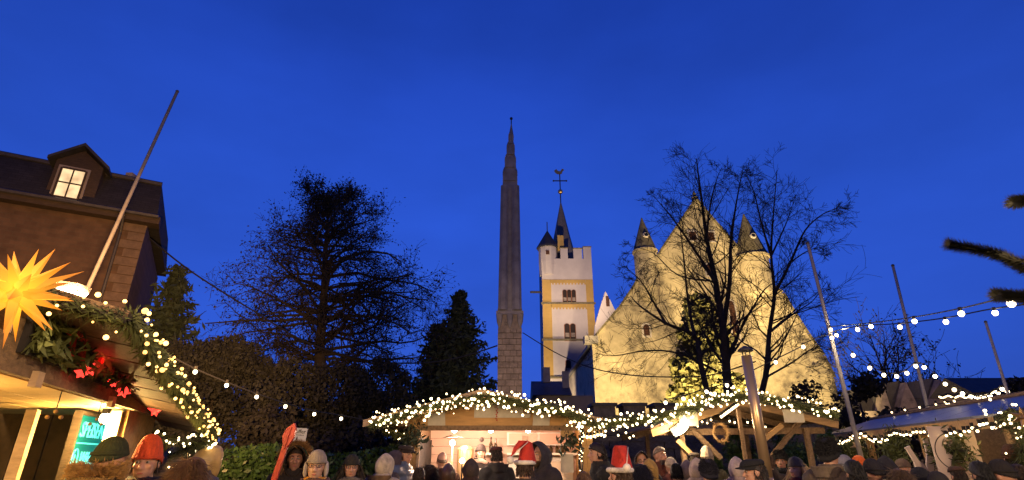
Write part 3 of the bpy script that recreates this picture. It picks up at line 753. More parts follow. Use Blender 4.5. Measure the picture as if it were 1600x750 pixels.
# ---- clipped laurel hedge
x0, x1 = P(335, 700, 11.4).x, P(652, 700, 11.4).x
hd = thing('laurel_hedge', 'clipped dark green laurel hedge running behind the people at left', 'hedge', ((x0 + x1) / 2, 11.6, 0))
bb = MB()
for k in range(40):
    x = x0 + (x1 - x0) * k / 39; bb.tube([(x, 11.7, 0), (x + rnd.uniform(-.1, .1), 11.7, .9), (x + rnd.uniform(-.3, .3), 11.6 + rnd.uniform(-.3, .3), 1.75)], [.03, .02, .008], 4, cap=False)
bb.build('stems', M['bark'], hd)
n = 11000; pts = np.stack([nrs.uniform(x0, x1, n), 11.3 + np.abs(nrs.normal(0, .22, n)), nrs.uniform(.1, 1.86, n)], 1)
pts[:, 2] += .09 * np.sin(pts[:, 0] * 2.3) * (pts[:, 2] / 1.8)
raw('foliage', *leafquads(pts, .12, .45), M['laurel'], hd)

# ---- the fir whose twigs reach in at the right edge
fb = Vector((4.6, 3.5, 0)); ft = thing('fir_tree', 'fir tree with brownish needle branches reaching in from the right edge', 'tree', fb)
MB().tube([fb, fb + Vector((0, 0, 4.8))], [.14, .03], 8).build('trunk', M['bark'], ft, smooth=True)
def fir_branch(path, twigs=0):
    pts = smooth_path([Vector(p) for p in path], 5); n = len(pts)
    o = MB().tube(pts, [.011 * (1 - .6 * i / n) + .003 for i in range(n)], 6).build('branch', M['fir'], ft)
    v, f = [], []
    L = sum((pts[i + 1] - pts[i]).length for i in range(n - 1)); m = int(L * 2300)
    for k in range(m):
        t = rnd.uniform(0, n - 1.01); i = int(t); q = pts[i].lerp(pts[i + 1], t - i); d = (pts[i + 1] - pts[i]).normalized()
        s = Vector((rnd.gauss(0, 1), rnd.gauss(0, 1), rnd.gauss(0, 1))); s = (s - d * s.dot(d)).normalized()
        e = q + (s * .85 + d * .55).normalized() * rnd.uniform(.035, .068); w = d.cross(s) * .0030
        o_ = len(v); v += [tuple(q - w), tuple(q + w), tuple(e)]; f.append((o_, o_ + 1, o_ + 2))
    raw('needles', v, f, M['fir'], o)
    if twigs:
        for k in range(twigs):
            i = int((.15 + .6 * (k + .5) / twigs) * (n - 1)); d = (pts[i + 1] - pts[i]).normalized(); sd = Vector((-d.y, d.x, -.1)) * (1 if k % 2 else -1)
            q = pts[i]; l = .45 * (1 - i / n) + .12
            fir_branch([q, q + (d + sd).normalized() * l * .5, q + (d * 1.3 + sd).normalized() * l], 0)
D = 3.0
fir_branch([(fb.x, fb.y, 3.05), P(1640, 425, 3.1), P(1560, 398, D), P(1484, 382, D)])
fir_branch([P(1560, 398, D), P(1600, 408, 2.9), P(1660, 400, 2.8)][::-1])
fir_branch([(fb.x, fb.y, 2.75), P(1640, 470, 3.1), P(1600, 464, 3.05), P(1558, 461, 3.0)])
fir_branch([(fb.x, fb.y, 3.6), P(1650, 310, 3.2), P(1615, 312, 3.0), P(1584, 316, 2.9)])
for z in (1.2, 1.7, 2.2, 3.9, 4.3):
    for a in range(6):
        t = a * 1.047 + z * 2; d = Vector((math.cos(t), math.sin(t), .05)) * (1.6 - z * .27)
        if (fb + d).x < (4.9 if z > 3 else 4.2): continue
        fir_branch([fb + Vector((0, 0, z)), fb + Vector((0, 0, z)) + d * .5, fb + Vector((0, 0, z - .05)) + d], 5)

# ------------------------------------------------------------------ lights on wires and fir garlands
_b = MB().ball((0, 0, 0), 1, 8, 6); BULB = bpy.data.meshes.new('bulb'); BULB.from_pydata(_b.v, [], _b.f); BULB.polygons.foreach_set('use_smooth', [True] * len(BULB.polygons))
def bulbmesh(m):
    me = BULB.copy(); me.materials.clear(); me.materials.append(m); return me
for k_, c_, e_ in (('led', (1, .74, .38), 6), ('warmled', (1, .50, .12), 3.5), ('bigbulb', (1, .78, .46), 9)): M[k_ + '_dim'] = emit(k_ + '_dim_glow', c_, e_)
BM = {k: bulbmesh(M[k]) for k in ('led', 'warmled', 'bigbulb')}; BMD = {k: bulbmesh(M[k + '_dim']) for k in BM}
def sag_path(pts, k=8): return smooth_path([Vector(p) for p in pts], k)
def festoon(label, pts, bulbs, r, kind='bigbulb', group=None, cat='light string'):
    """a cable with hanging bulbs at the given points"""
    base = Vector(pts[0]); t = thing('light_string', label, cat, base, group)
    c = MB(); c.tube(pts, .009, 4)
    for b in bulbs: c.lathe([(.02, r * .8), (.02, r * .8 + .05)], b, 6)
    c.build('cable', M['cable'], t)
    for b in bulbs: share('bulb', (BMD if rnd.random() < .35 else BM)[kind], t, b, None, (r, r, r * 1.12))
    return t
def garland(label, path, r, n, kind, rb, needles=900, group='fir garlands with lights along the stall roofs', below=.0, front=Vector((0, -1, 0)), cat='garland', m='garland', nl=(.05, .11)):
    pts = sag_path(path, 6); base = pts[0]; t = thing('fir_garland', label, cat, base, group)
    k = len(pts); L = sum((pts[i + 1] - pts[i]).length for i in range(k - 1)); v, f = [], []
    acc = [0]
    for i in range(k - 1): acc.append(acc[-1] + (pts[i + 1] - pts[i]).length)
    def at(s):
        i = max(0, min(k - 2, next((j for j in range(k - 1) if acc[j + 1] >= s), k - 2))); u = (s - acc[i]) / max(1e-6, acc[i + 1] - acc[i])
        return pts[i].lerp(pts[i + 1], u), (pts[i + 1] - pts[i]).normalized()
    for j in range(int(needles * L)):
        q, d = at(rnd.random() * L); w = Vector((rnd.gauss(0, 1), rnd.gauss(0, 1), rnd.gauss(0, 1))); w = (w - d * w.dot(d)).normalized()
        rr = r * rnd.uniform(.1, 1.0) * (1 + .35 * noise.noise(q * 3)); p0 = q + w * rr * .5 + Vector((0, 0, -below * rnd.random()))
        e = p0 + (w * .6 + d * rnd.uniform(-1, 1) + Vector((0, 0, rnd.uniform(-.6, .2)))).normalized() * rnd.uniform(*nl)
        s = d.cross(w) * .005; o = len(v); v += [tuple(p0 - s), tuple(p0 + s), tuple(e)]; f.append((o, o + 1, o + 2))
    raw('needles', v, f, M[m], t)
    MB().tube(pts, .02, 5).build('stem', M['bark'], t)
    for j in range(n):
        q, d = at((j + rnd.random()) / n * L); w = front * rnd.uniform(.5, 1) + Vector((rnd.gauss(0, .5), rnd.gauss(0, .5), rnd.gauss(0, 1)))
        w = (w - d * w.dot(d)).normalized(); rr = r * rnd.uniform(.75, 1.12)
        s = rb * rnd.choice((.55, .75, 1, 1, 1.3)); share('bulb', (BMD if rnd.random() < .4 else BM)[kind], t, q + w * rr + Vector((0, 0, -below * rnd.random())), None, (s, s, s))
    return t

# ------------------------------------------------------------------ left stall (the near one, cut by the left edge of the view)
OL = Vector((-1.348, 0, 0)); uL = Vector((-.3516, .936, 0)); nL = Vector((.936, .3516, 0)); frL = Matrix((uL, nL, (0, 0, 1))).transposed()
def LS(s, e, z): return OL + uL * s + nL * e + Vector((0, 0, z))
def lbox(c, size, name, m, par): return MB().box(LS(*c), size, frL).build(name, m, par)
ls = thing('market_stall', 'near wooden food stall at left edge with glowing yellow ceiling', 'stall', LS(4, -1, 0))
for i in range(7): lbox((3.4 + 0, -.02, .08 + i * .145), (4.3, .03, .138), 'plank', M['plank'], ls)           # counter front
lbox((3.4, .08, 1.1), (4.4, .5, .05), 'counter', M['palewood'], ls)
for i in range(9): lbox((4.72 + .1 * i, 0, 1.02), (.094, .03, 2.04), 'plank', M['plank'], ls)
lbox((4.66, -.06, 1.02), (.07, .08, 2.02), 'post', M['ceil'], ls)
lbox((4.42, -.5, 1.01), (.065, .065, 2.0), 'post', M['palewood'], ls)
lbox((5.6, -.05, 1.02), (.1, .1, 2.02), 'post', M['oldwood'], ls)
lbox((3.65, -2.6, 1.1), (4.3, .04, 2.2), 'back_wall', M['mottled_wall'], ls)
for i in range(12): lbox((5.62, -.25 - .21 * i, 1.05), (.03, .2, 2.1), 'plank', M['mottled_wall'], ls)
for i in range(7): lbox((3.6, -.10 - .16 * i, 2.06 + .001 * (i % 2)), (4.1, .152, .025), 'ceiling_board', M['ceil'], ls)
lbox((3.6, -1.2, 2.02), (4.1, .04, .12), 'ceiling_beam', M['ceil'], ls)
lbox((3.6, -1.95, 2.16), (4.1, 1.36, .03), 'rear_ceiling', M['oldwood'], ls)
lbox((3.5, .045, 2.115), (4.4, .035, .15), 'fascia', M['oldwood'], ls)
for s in (2.75, 3.95): lbox((s, .075, 2.04), (.07, .03, .07), 'bracket', M['palewood'], ls)
# overhanging roof; the eave falls a little towards the far end
def eave(t): return LS(2.38 + 3.5 * t, .47, 2.27 - .36 * t)
def ridge(t): return LS(2.38 + 3.5 * t, -1.4, 2.74 - .12 * t)
b = MB(); a0, a1, c0, c1 = eave(0), eave(1), ridge(0), ridge(1)
b.prism([a0, a1, c1, c0], (0, 0, .05)); rfL = b.build('roof', M['oldwood'], ls)
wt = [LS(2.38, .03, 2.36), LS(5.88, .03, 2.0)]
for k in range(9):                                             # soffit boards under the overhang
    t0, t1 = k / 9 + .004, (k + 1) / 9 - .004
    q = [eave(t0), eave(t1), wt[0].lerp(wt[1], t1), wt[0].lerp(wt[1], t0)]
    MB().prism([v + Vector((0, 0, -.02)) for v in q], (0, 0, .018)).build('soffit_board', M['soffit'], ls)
lbox((4.1, .05, 2.23), (3.4, .025, .09), 'frieze_board', M['oldwood'], ls)
# lamps under the ceiling
for s, e in ((2.86, -.62), (4.55, -.10)):
    p = LS(s, e, 1.97); t = thing('ceiling_lamp', 'glaring yellow lamp under the stall ceiling ' + ('at the left edge of the photo' if s < 3 else 'above the glowing menu board'), 'lamp', p)
    MB().ball(p, (.035, .035, .04), 10, 8).build('bulb', M['hot'], t); MB().lathe([(.025, .03), (.03, .07)], p, 8).build('socket', M['socket'], t)
    lamp('POINT', p + Vector((0, 0, -.10)), 60, (1, .62, .18), None, .05)
# the dark fir panel; red bows stand in for red light on the fir
def panel_pts(n): return np.array([tuple(LS(rnd.uniform(2.5, 4.05), .10 + abs(rnd.gauss(0, .05)), rnd.uniform(2.13, 2.36) - 0.0)) for _ in range(n)])
pn = thing('fir_swag', 'dark fir and cloth swag with red bows added for the red glow, nailed above the stall opening', 'decoration', LS(3.3, .1, 2.2))
lbox((3.27, .075, 2.245), (1.55, .03, .24), 'backing_cloth', M['cloth'], pn)
raw('foliage', *leafquads(panel_pts(1500), .09, .22), M['garland'], pn)
for s in (2.75, 2.9, 3.2, 3.42, 3.6, 3.85):
    b = MB()
    for q in (-1, 1): b.ball(LS(s + q * .035, .17, 2.27), (.035, .02, .022), 8, 6); b.bar(LS(s, .17, 2.27), LS(s + q * .03, .175, 2.16), .018, .004)
    b.build('red_light_bow', M['redribbon'], pn)
garland('fir garland with warm lights drooping down the eave of the near left stall', [eave(0) + Vector((0, 0, .02)), eave(.25), eave(.5), eave(.75), eave(1.0)], .075, 110, 'warmled', .0105, 1500, front=nL, nl=(.03, .07))
garland('fir garland with warm lights across the near roof end behind the big yellow star', [eave(0), LS(2.36, .2, 2.33), LS(2.36, -.1, 2.41), LS(2.3, -.5, 2.5)], .085, 44, 'warmled', .009, 1700, front=-uL, nl=(.03, .06))
garland('fir garland with small white lights turning the far corner of the left stall', [eave(1.0), LS(6.1, .35, 1.86), LS(6.3, .2, 1.78), LS(6.35, .05, 1.70)], .12, 34, 'led', .010, 1300, front=nL)
garland('short string of tiny white lights below the soffit end of the left stall', [LS(5.1, .1, 1.86), LS(5.5, .25, 1.84), LS(5.85, .42, 1.86)], .05, 18, 'led', .010, 300, front=nL)
# big Herrnhut style star and the small red ones
def star(name, label, c, r, core, m, spikes, seed, group=None, tilt=.3):
    t = thing(name, label, 'star', c, group); ph = (1 + 5 ** .5) / 2; rr = random.Random(seed); c = Vector(c)
    rot = Euler((tilt, .4 + seed * .1, .15 + seed)).to_matrix()
    dirs = []
    n = spikes
    for i in range(n):
        z = 1 - 2 * (i + .5) / n; a = i * 2.39996; dirs.append(rot @ Vector((math.sqrt(1 - z * z) * math.cos(a), math.sqrt(1 - z * z) * math.sin(a), z)))
    me = None; w = core * 2.1 / math.sqrt(n) * 1.25
    MB().ball(c, core * .92, 12, 8).build('core', m, t)
    for d in dirs:
        x = d.orthogonal().normalized(); x.rotate(Matrix.Rotation(rr.random(), 3, d)); y = d.cross(x)
        l = r * rr.choice((1, 1, .9, .82)); b = MB()
        base = [c + d * core * .82 + (x * math.cos(k * math.pi / 2) + y * math.sin(k * math.pi / 2)) * w for k in range(4)]
        b.add(base + [c + d * l], [(0, 1, 2, 3), (0, 1, 4), (1, 2, 4), (2, 3, 4), (3, 0, 4)]); b.build('spike', m, t)
    return t
ys = bpy.data.materials.new('yellow_paper_star_glow'); ys.use_nodes = True; t_ = ys.node_tree; pb = t_.nodes['Principled BSDF']
lw = N(t_, 'ShaderNodeTexCoord'); gm = N(t_, 'ShaderNodeVectorMath', operation='LENGTH'); t_.links.new(lw.outputs['Object'], gm.inputs[0])
rr_ = N(t_, 'ShaderNodeMapRange'); rr_.inputs['From Min'].default_value = .04; rr_.inputs['From Max'].default_value = .2; rr_.inputs['To Min'].default_value = 1.5; rr_.inputs['To Max'].default_value = .62
cr_ = N(t_, 'ShaderNodeValToRGB'); cr_.color_ramp.elements[0].position = .25; cr_.color_ramp.elements[0].color = (1, .50, .03, 1); cr_.color_ramp.elements[1].position = .95; cr_.color_ramp.elements[1].color = (1, .25, .012, 1)
m5 = N(t_, 'ShaderNodeMath', operation='MULTIPLY'); m5.inputs[1].default_value = 5; t_.links.new(gm.outputs['Value'], m5.inputs[0]); t_.links.new(m5.outputs[0], cr_.inputs[0]); t_.links.new(cr_.outputs[0], pb.inputs['Emission Color'])
t_.links.new(gm.outputs['Value'], rr_.inputs['Value']); oi = N(t_, 'ShaderNodeObjectInfo'); om = N(t_, 'ShaderNodeMapRange'); om.inputs['To Min'].default_value = .55; om.inputs['To Max'].default_value = 1.15; t_.links.new(oi.outputs['Random'], om.inputs['Value'])
mm = N(t_, 'ShaderNodeMath', operation='MULTIPLY'); t_.links.new(rr_.outputs[0], mm.inputs[0]); t_.links.new(om.outputs[0], mm.inputs[1]); t_.links.new(mm.outputs[0], pb.inputs['Emission Strength'])
pb.inputs['Emission Color'].default_value = (1, .43, .025, 1); pb.inputs['Base Color'].default_value = (.32, .13, .015, 1); pb.inputs['Roughness'].default_value = .7
SP = P(26, 456, 1.95)
star('yellow_star', 'large glowing yellow many-pointed paper star at the left edge', SP, .215, .052, ys, 30, 3)
lamp('POINT', SP + Vector((.1, .1, -.25)), 2.5, (1, .6, .12), None, .1)
k = bpy.data.objects['yellow_star']
MB().tube([LS(2.4, -.05, 2.44), SP + Vector((0, .03, 0))], .008, 5).build('rod', M['ironwork'], k)
for px, py, D, r, lb in ((140, 576, 3.05, .052, 'red glowing star, uppermost right of a touching pair above the stall front'), (128, 582, 2.95, .042, 'red glowing star, smaller left one of the touching pair'), (177, 597, 3.5, .042, 'red glowing star, dim small one hanging beside a brighter star'),
                         (193, 611, 3.7, .052, 'red glowing star, bright one hanging mid-way along the soffit'), (243, 640, 4.6, .06, 'red glowing star, lowest one near the far corner post')):
    c = P(px, py, D); star('red_star', lb, c, r, r * .42, M['redstar'], 10, int(px), 'small red stars under the eave of the left stall')
    lamp('POINT', c + nL * .06 + Vector((0, 0, .05)), .55, (1, .05, .03), None, .04)
# lamp on the roof
lp = P(108, 455, 2.9); fl = thing('roof_floodlight', 'glaring floodlight on a bracket above the near left stall roof', 'lamp', lp)
MB().box(lp + Vector((-.02, .0, .03)), (.20, .1, .03), Matrix.Rotation(R(8), 3, 'Y')).build('housing', M['palewood'], fl)
MB().ball(lp + Vector((.03, -.03, -.02)), (.10, .045, .036), 14, 8).build('lens', M['hot'], fl)
MB().tube([lp + Vector((-.05, .02, .05)), lp + Vector((-.25, .1, .02)), LS(3.4, -.9, 2.58)], .015, 5).build('bracket', M['ironwork'], fl)
lamp('SPOT', lp + Vector((.02, .08, .03)), 15000, (1, .50, .16), (-11.4, 15.2, 3.6), .1, 58, 1.0)
lamp('POINT', lp + Vector((.06, -.06, -.06)), 55, (1, .62, .26), None, .06)
# bells hanging in the opening
for s, lb in ((3.25, 'gold bell ornament hanging left under the yellow ceiling'), (3.95, 'small ornament on a cord hanging just above the glowing menu board')):
    p = LS(s, .02, 1.93); t = thing('bell_ornament', lb, 'ornament', p)
    MB().tube([LS(s, .02, 2.04), p], .003, 4).build('cord', M['cable'], t)
    for q in (-.03, .0, .03): MB().ball(p + Vector((q, q * .3, -abs(q))), .011).build('bell', M['gold'], t)
# glowing menu board
fm = frame(LS(4.0, .09, 1.66), uL, (0, 0, 1))
mbd = thing('menu_board', 'glowing teal menu board with bright cyan handwriting hung in the left stall opening', 'menu board', LS(5.08, -.3, 1.3))
def fpan(fr, x0, x1, y0, y1, z0, z1, m, name, par): return MB().box(fr @ Vector(((x0 + x1) / 2, (y0 + y1) / 2, (z0 + z1) / 2)), (x1 - x0, y1 - y0, z1 - z0), fr.to_3x3()).build(name, m, par)
fm = frame(LS(5.08, -.30, 1.66), uL, (0, 0, 1)) @ Matrix.Scale(1.42, 4)
fpan(fm, -.27, .27, -.36, .24, -.02, 0, M['chalk'], 'panel', mbd)
for a in ((-.29, -.27, -.38, .26), (.27, .29, -.38, .26), (-.27, .27, .24, .26), (-.27, .27, -.38, -.36)): fpan(fm, *a, -.025, .012, M['darkwood'], 'frame', mbd)
put_text(mbd, 'SPEISEN', fm, (-.02, .165), .115, M['neon'], 'lettering', .15)
fpan(fm, -.22, .2, .095, .103, .001, .004, M['neon'], 'underline', mbd)
for i, (y, tx, sz) in enumerate(((.02, 'Wilde Wu', .095), (-.075, 'au Supp', .08), (-.21, 'Champi', .095))):
    put_text(mbd, tx, fm, (.07, y), sz, M['neon'], 'lettering', .35)
for y, d in ((.015, '1'), (-.215, '2')):
    put_text(mbd, d, fm, (-.2, y), .07, M['neon'], 'numeral')
    MB().tube([fm @ Vector((-.2 + .042 * math.cos(a * .5236), y + .055 * math.sin(a * .5236), .006)) for a in range(13)], .005, 5).build('ring', M['neon'], mbd)
lamp('AREA', fm @ Vector((0, 0, .03)), .5, (.15, 1, .95), fm @ Vector((0, 0, 1)), .1)

# ------------------------------------------------------------------ middle stall
DM = 9.5
ms = thing('market_stall', 'brightly lit wooden food stall with pink-lit kitchen in the middle', 'stall', (-.2, 10.6, 0))
mb_ = lambda x0, x1, y0, y1, z0, z1, m, name, par=ms: MB().box(((x0 + x1) / 2, (y0 + y1) / 2, (z0 + z1) / 2), (x1 - x0, y1 - y0, z1 - z0)).build(name, m, par)
XW0, XW1, XO0, XO1, ZH = -1.72, 1.34, -1.53, 1.12, 2.14
for i in range(2): mb_(XW0 + .095 * i, XW0 + .09 + .095 * i, DM, DM + .04, 0, ZH - .004, M['ply'], 'plank')
for i in range(2): mb_(XO1 + .01 + .105 * i, XO1 + .11 + .105 * i, DM, DM + .04, 0, ZH - .004, M['ply'], 'plank')
hp = [(XW0, DM, ZH), (XW1, DM, ZH), (XW1, DM, 2.30), (-.48, DM, 2.64), (XW0, DM, 2.32)]
MB().prism(hp, (0, .04, 0)).build('header_board', M['ply'], ms)
mb_(XO0 - .03, XO1 + .03, DM - .025, DM - .003, ZH - .03, ZH + .05, M['oldwood'], 'lintel')
for x in (XO0 - .03, XO1 - .01): mb_(x, x + .04, DM - .022, DM - .004, .95, ZH - .035, M['palewood'], 'jamb')
for i in range(7): mb_(XO0, XO1, DM + .01, DM + .04, i * .14, i * .14 + .135, M['ply'], 'plank')
mb_(XO0 - .1, XO1 + .1, DM - .25, DM + .45, 1.0, 1.05, M['palewood'], 'counter')
mb_(XW0, XW0 + .04, DM + .05, DM + 2.3, 0, 2.25, M['oldwood'], 'side_wall')
mb_(XW1 - .04, XW1, DM + .05, DM + 2.3, 0, 2.25, M['ply'], 'side_wall')
for i in range(14): mb_(XW0 + .045, XW1 - .045, DM + 2.26, DM + 2.29, .2 + i * .155, .2 + i * .155 + .15, M['tile'], 'plank')
mb_(XO0 - .12, XO0 - .10, DM + .06, DM + 2.2, 1.0, 2.02, M['cloth'], 'dark_side_panel')
ap = (-.48, 2.70)
for (x0, z0, nm) in ((-2.41, 2.21, 'roof'), (1.45, 2.24, 'roof')):
    a, c = Vector((x0, DM - .3, z0)), Vector((ap[0], DM - .3, ap[1])); n_ = (c - a).cross(Vector((0, 1, 0))).normalized(); n_ = n_ if n_.z > 0 else -n_
    MB().prism([a, c, c + n_ * .05, a + n_ * .05], (0, 2.9, 0)).build('roof', M['palewood'], ms)
    MB().prism([a + Vector((0, -.03, -.06)), c + Vector((0, -.03, -.06)), c + Vector((0, -.03, .05)), a + Vector((0, -.03, .05))], (0, .025, 0)).build('barge_board', M['palewood'], ms)
# kitchen
mb_(.0 - .1, XW1 - .3, DM + 1.95, DM + 2.25, 1.92, 2.16, M['white'], 'wall_cabinet')
for x in (-.06, .55): mb_(x, x + .56, DM + 1.925, DM + 1.945, 1.94, 2.14, M['tile'], 'cabinet_door')
mb_(.2, .32, DM + 1.91, DM + 1.922, 2.0, 2.1, M['sandstone'], 'picture')
mb_(-.1, XW1 - .05, DM + 1.9, DM + 2.25, 1.74, 1.78, M['white'], 'shelf')
mb_(-1.4, XW1 - .05, DM + 1.6, DM + 2.25, .9, .95, M['white'], 'back_counter')
for x in (-.1, .35, .8): mb_(x, x + .42, DM + 2.2, DM + 2.24, 1.0, 1.7, M['white'], 'cupboard_door')
mb_(.75, 1.0, DM + 1.7, DM + 1.9, 1.3, 1.62, M['paper'], 'steel_box')
def bottle(x, y, z, h, m, lb):
    t = tag(MB().lathe([(.035, 0), (.037, h * .55), (.014, h * .75), (.014, h)], (x, y, z), 10).build('bottle', m), lb, 'bottle', 'bottles on the kitchen shelf of the middle stall')
M['glassdark'] = mat('dark_bottle_glass', (.05, .03, .012), .15, .2); M['redplastic'] = mat('red_plastic', (.45, .04, .03), .4, .1)
for x, h, lb in ((-.42, .3, 'taller dark bottle standing on the shelf behind the woman in the bobble hat'), (-.33, .26, 'shorter dark bottle standing on the shelf right of the taller one')): bottle(x, DM + 2.05, 1.78, h, M['glassdark'], lb)
mb_(-.55, -.2, DM + 1.9, DM + 2.25, 1.74, 1.78, M['white'], 'shelf')
for x, h, lb in ((.78, .16, 'leftmost'), (.9, .17, 'middle'), (1.0, .2, 'rightmost')): bottle(x, DM + 2.05, 1.78, h, M['glassdark'], lb + ' of three small dark bottles at the right end of the kitchen shelf')
for x, lb in ((.25, 'leftmost'), (.34, 'middle'), (.46, 'rightmost')): tag(MB().lathe([(.03, 0), (.035, .06), (.02, .075)], (x, DM + 2.0, 1.78), 10).build('jar', M['gold']), lb + ' of three small jars on the kitchen shelf', 'jar', 'jars on the kitchen shelf')
# boiler, lamp on a pole, display box
p = P(727, 715, 10.5); t = thing('drink_boiler', 'tall grey drink boiler standing on the counter beside the server', 'boiler', (p.x, 10.5, 1.05))
MB().lathe([(.15, 1.06), (.15, 1.82), (.16, 1.83), (.1, 1.88), (.02, 1.9)], (p.x, 10.5, 0), 18).build('tank', M['steel'], t, smooth=False)
MB().tube([(p.x, 10.34, 1.3), (p.x, 10.28, 1.3), (p.x, 10.27, 1.25)], .015, 6).build('tap', M['ironwork'], t); MB().box((p.x, 10.5, .99), (.5, .5, .14)).build('stand', M['oldwood'], t)
p = P(707, 692, 10.2); t = thing('counter_lamp', 'glowing globe lamp on a thin pole at the left of the kitchen', 'lamp', (p.x, 10.2, 1.0))
MB().tube([(p.x, 10.2, 1.0), (p.x, 10.2, p.z)], .018, 6).build('pole', M['palewood'], t); MB().ball(p, .05, 12, 8).build('globe', M['hot'], t); MB().lathe([(.2, .085), (.12, .11), (.03, .13)], p, 16).build('shade', M['darkwood'], t)
lamp('POINT', p + Vector((0, -.1, .02)), 45, (1, .70, .45), None, .05)
p = P(722, 720, 8.2); t = thing('counter_lamp', 'small glaring white lamp shining beside the round brown hood', 'lamp', p)
MB().ball(p, .035, 12, 8).build('globe', M['hot'], t); MB().tube([(p.x, p.y, 1.0), p], .012, 6).build('pole', M['ironwork'], t)
lamp('POINT', p + Vector((0, .05, .08)), 5, (1, .8, .6), None, .04)
p = P(757, 733, 9.75); t = thing('display_case', 'white-edged display case on the counter in front of the server', 'case', (p.x, 9.75, 1.05))
MB().box((p.x, 9.75, 1.27), (.42, .35, .44)).build('body', M['tile'], t); MB().box((p.x, 9.75, 1.505), (.46, .4, .03)).build('top', M['white'], t)
for i, px in enumerate((710, 767, 825)):
    p = P(px, 672, 9.72); t = thing('ceiling_lamp', ('leftmost', 'middle', 'rightmost')[i] + ' of three white bulbs under the middle stall lintel', 'lamp', p, 'bulbs under the middle stall lintel')
    MB().ball(p, .045, 10, 8).build('bulb', M['hot'], t); MB().lathe([(.02, .04), (.022, .10)], p, 8).build('socket', M['socket'], t)
    lamp('POINT', p + Vector((0, .25, -.12)), (48, 40, 40)[i], (1, .60, .42), None, .06)
lamp('POINT', (-.9, 10.5, 2.18), 70, (1, .72, .48), None, .08)
# notices
def notice(px, py, D, w, h, lb, m='paper', rot=0, cat='notice', name='paper_notice', normal=None):
    c = P(px, py, D); fr = frame(c, (math.cos(R(rot)), 0, math.sin(R(rot))), (-math.sin(R(rot)), 0, math.cos(R(rot))))
    t = thing(name, lb, cat, c); fpan(fr, -w / 2, w / 2, -h / 2, h / 2, -.004, .004, M[m], 'sheet', t); return t, fr
DN = DM - .012
notice(682, 656, DN, .29, .22, 'pale paper notice hanging slightly crooked left on the stall header', rot=4)
t, fr = notice(785, 641, DN, .95, .24, 'wide pale board high on the header of the middle stall', cat='board', name='name_board')
fpan(fr, .6 - .25, .6 - .12, -.06, .06, .005, .012, M['oldwood'], 'picture', t)
for x in (-.1,): 
    b = MB(); [b.ball(fr @ Vector((x + rnd.gauss(0, .015), .08 - .03 * q, .015)), .012) for q in range(9)]; b.build('berry_sprig', M['redribbon'], t)
notice(846, 656, DN, .28, .25, 'pale paper notice hanging crooked right on the stall header', rot=-6)
t, fr = notice(885, 672, DN, .2, .23, 'orange-lit wooden plate with number 74 on the right post', m='plank', cat='number plate', name='number_plate')
put_text(t, '74', fr, (0, -.03), .1, M['ink'], 'numeral'); fpan(fr, -.05, .05, .07, .08, .0045, .008, M['ink'], 'line', t)
MB().ball(fr @ Vector((0, .1, .008)), .012).build('nail', M['ink'], t)
notice(886, 724, DN, .21, .28, 'pale poster below the fir sprig on the right post', cat='poster', name='poster')
p = P(885, 690, DN - .05); t = thing('fir_sprig', 'dark leafy sprig tied to the right post below number 74', 'decoration', p)
q = np.array([tuple(p)] * 60) + nrs.normal(0, 1, (60, 3)) * (.09, .03, .08); raw('leaves', *leafquads(q, .13, .4), M['conifer'], t); MB().tube([p + Vector((0, 0, .12)), p + Vector((0, 0, -.14))], .012, 5).build('stem', M['bark'], t)
p = P(648, 685, DN - .05); t = thing('fir_sprig', 'dark fir sprig hanging from the left post of the middle stall', 'decoration', p)
q = np.array([tuple(p)] * 160) + nrs.normal(0, 1, (160, 3)) * (.11, .04, .12); raw('leaves', *leafquads(q, .12, .3), M['conifer'], t); MB().tube([p + Vector((0, 0, .12)), p + Vector((0, 0, -.14))], .012, 5).build('stem', M['bark'], t)
# garlands and the light string round the post
Pm = lambda px, py: P(px, py, DM - .42)
garland('thick fir garland with white lights climbing the left roof slope of the middle stall', [Pm(580, 661), Pm(620, 648), Pm(680, 632), Pm(755, 618)], .13, 110, 'led', .0165, 2600, below=.08)
garland('thick fir garland with white lights descending the right roof slope of the middle stall', [Pm(755, 618), Pm(800, 624), Pm(850, 633), Pm(895, 645), Pm(935, 662)], .14, 110, 'led', .0165, 2600, below=.08)
garland('short fir garland with few lights tucked under the left eave of the middle stall', [P(600, 672, DM + .6), P(622, 680, DM + .4), P(645, 684, DM + .1)], .08, 9, 'led', .015, 900)
festoon('string of tiny warm lights wound down the right post of the middle stall', [P(896, 652, DM - .1), P(908, 678, DM - .1), P(906, 700, DM - .1), P(911, 722, DM - .1), P(909, 748, DM - .1)],
        [P(896 + 12 * min(1, k / 8) + rnd.uniform(-3, 3), 652 + k * 3.1, DM - .1) for k in range(31)], .012, 'led')
festoon('string of white bulbs drooping from right eave of the middle stall', [P(908, 680, DM), P(925, 684, DM), P(946, 681, DM)], [P(912 + k * 5.5, 681 + 2 * math.sin(k), DM) for k in range(7)], .022, 'led')
MB_ = MB(); MB_.prism([P(905, 668, DM + .1), P(942, 652, DM + .1), P(946, 682, DM + .1), P(908, 682, DM + .1)], (0, .04, 0)); MB_.build('overhang_soffit', M['ceil'], ms)  # upright board standing in for the yellow-lit underside of the overhang

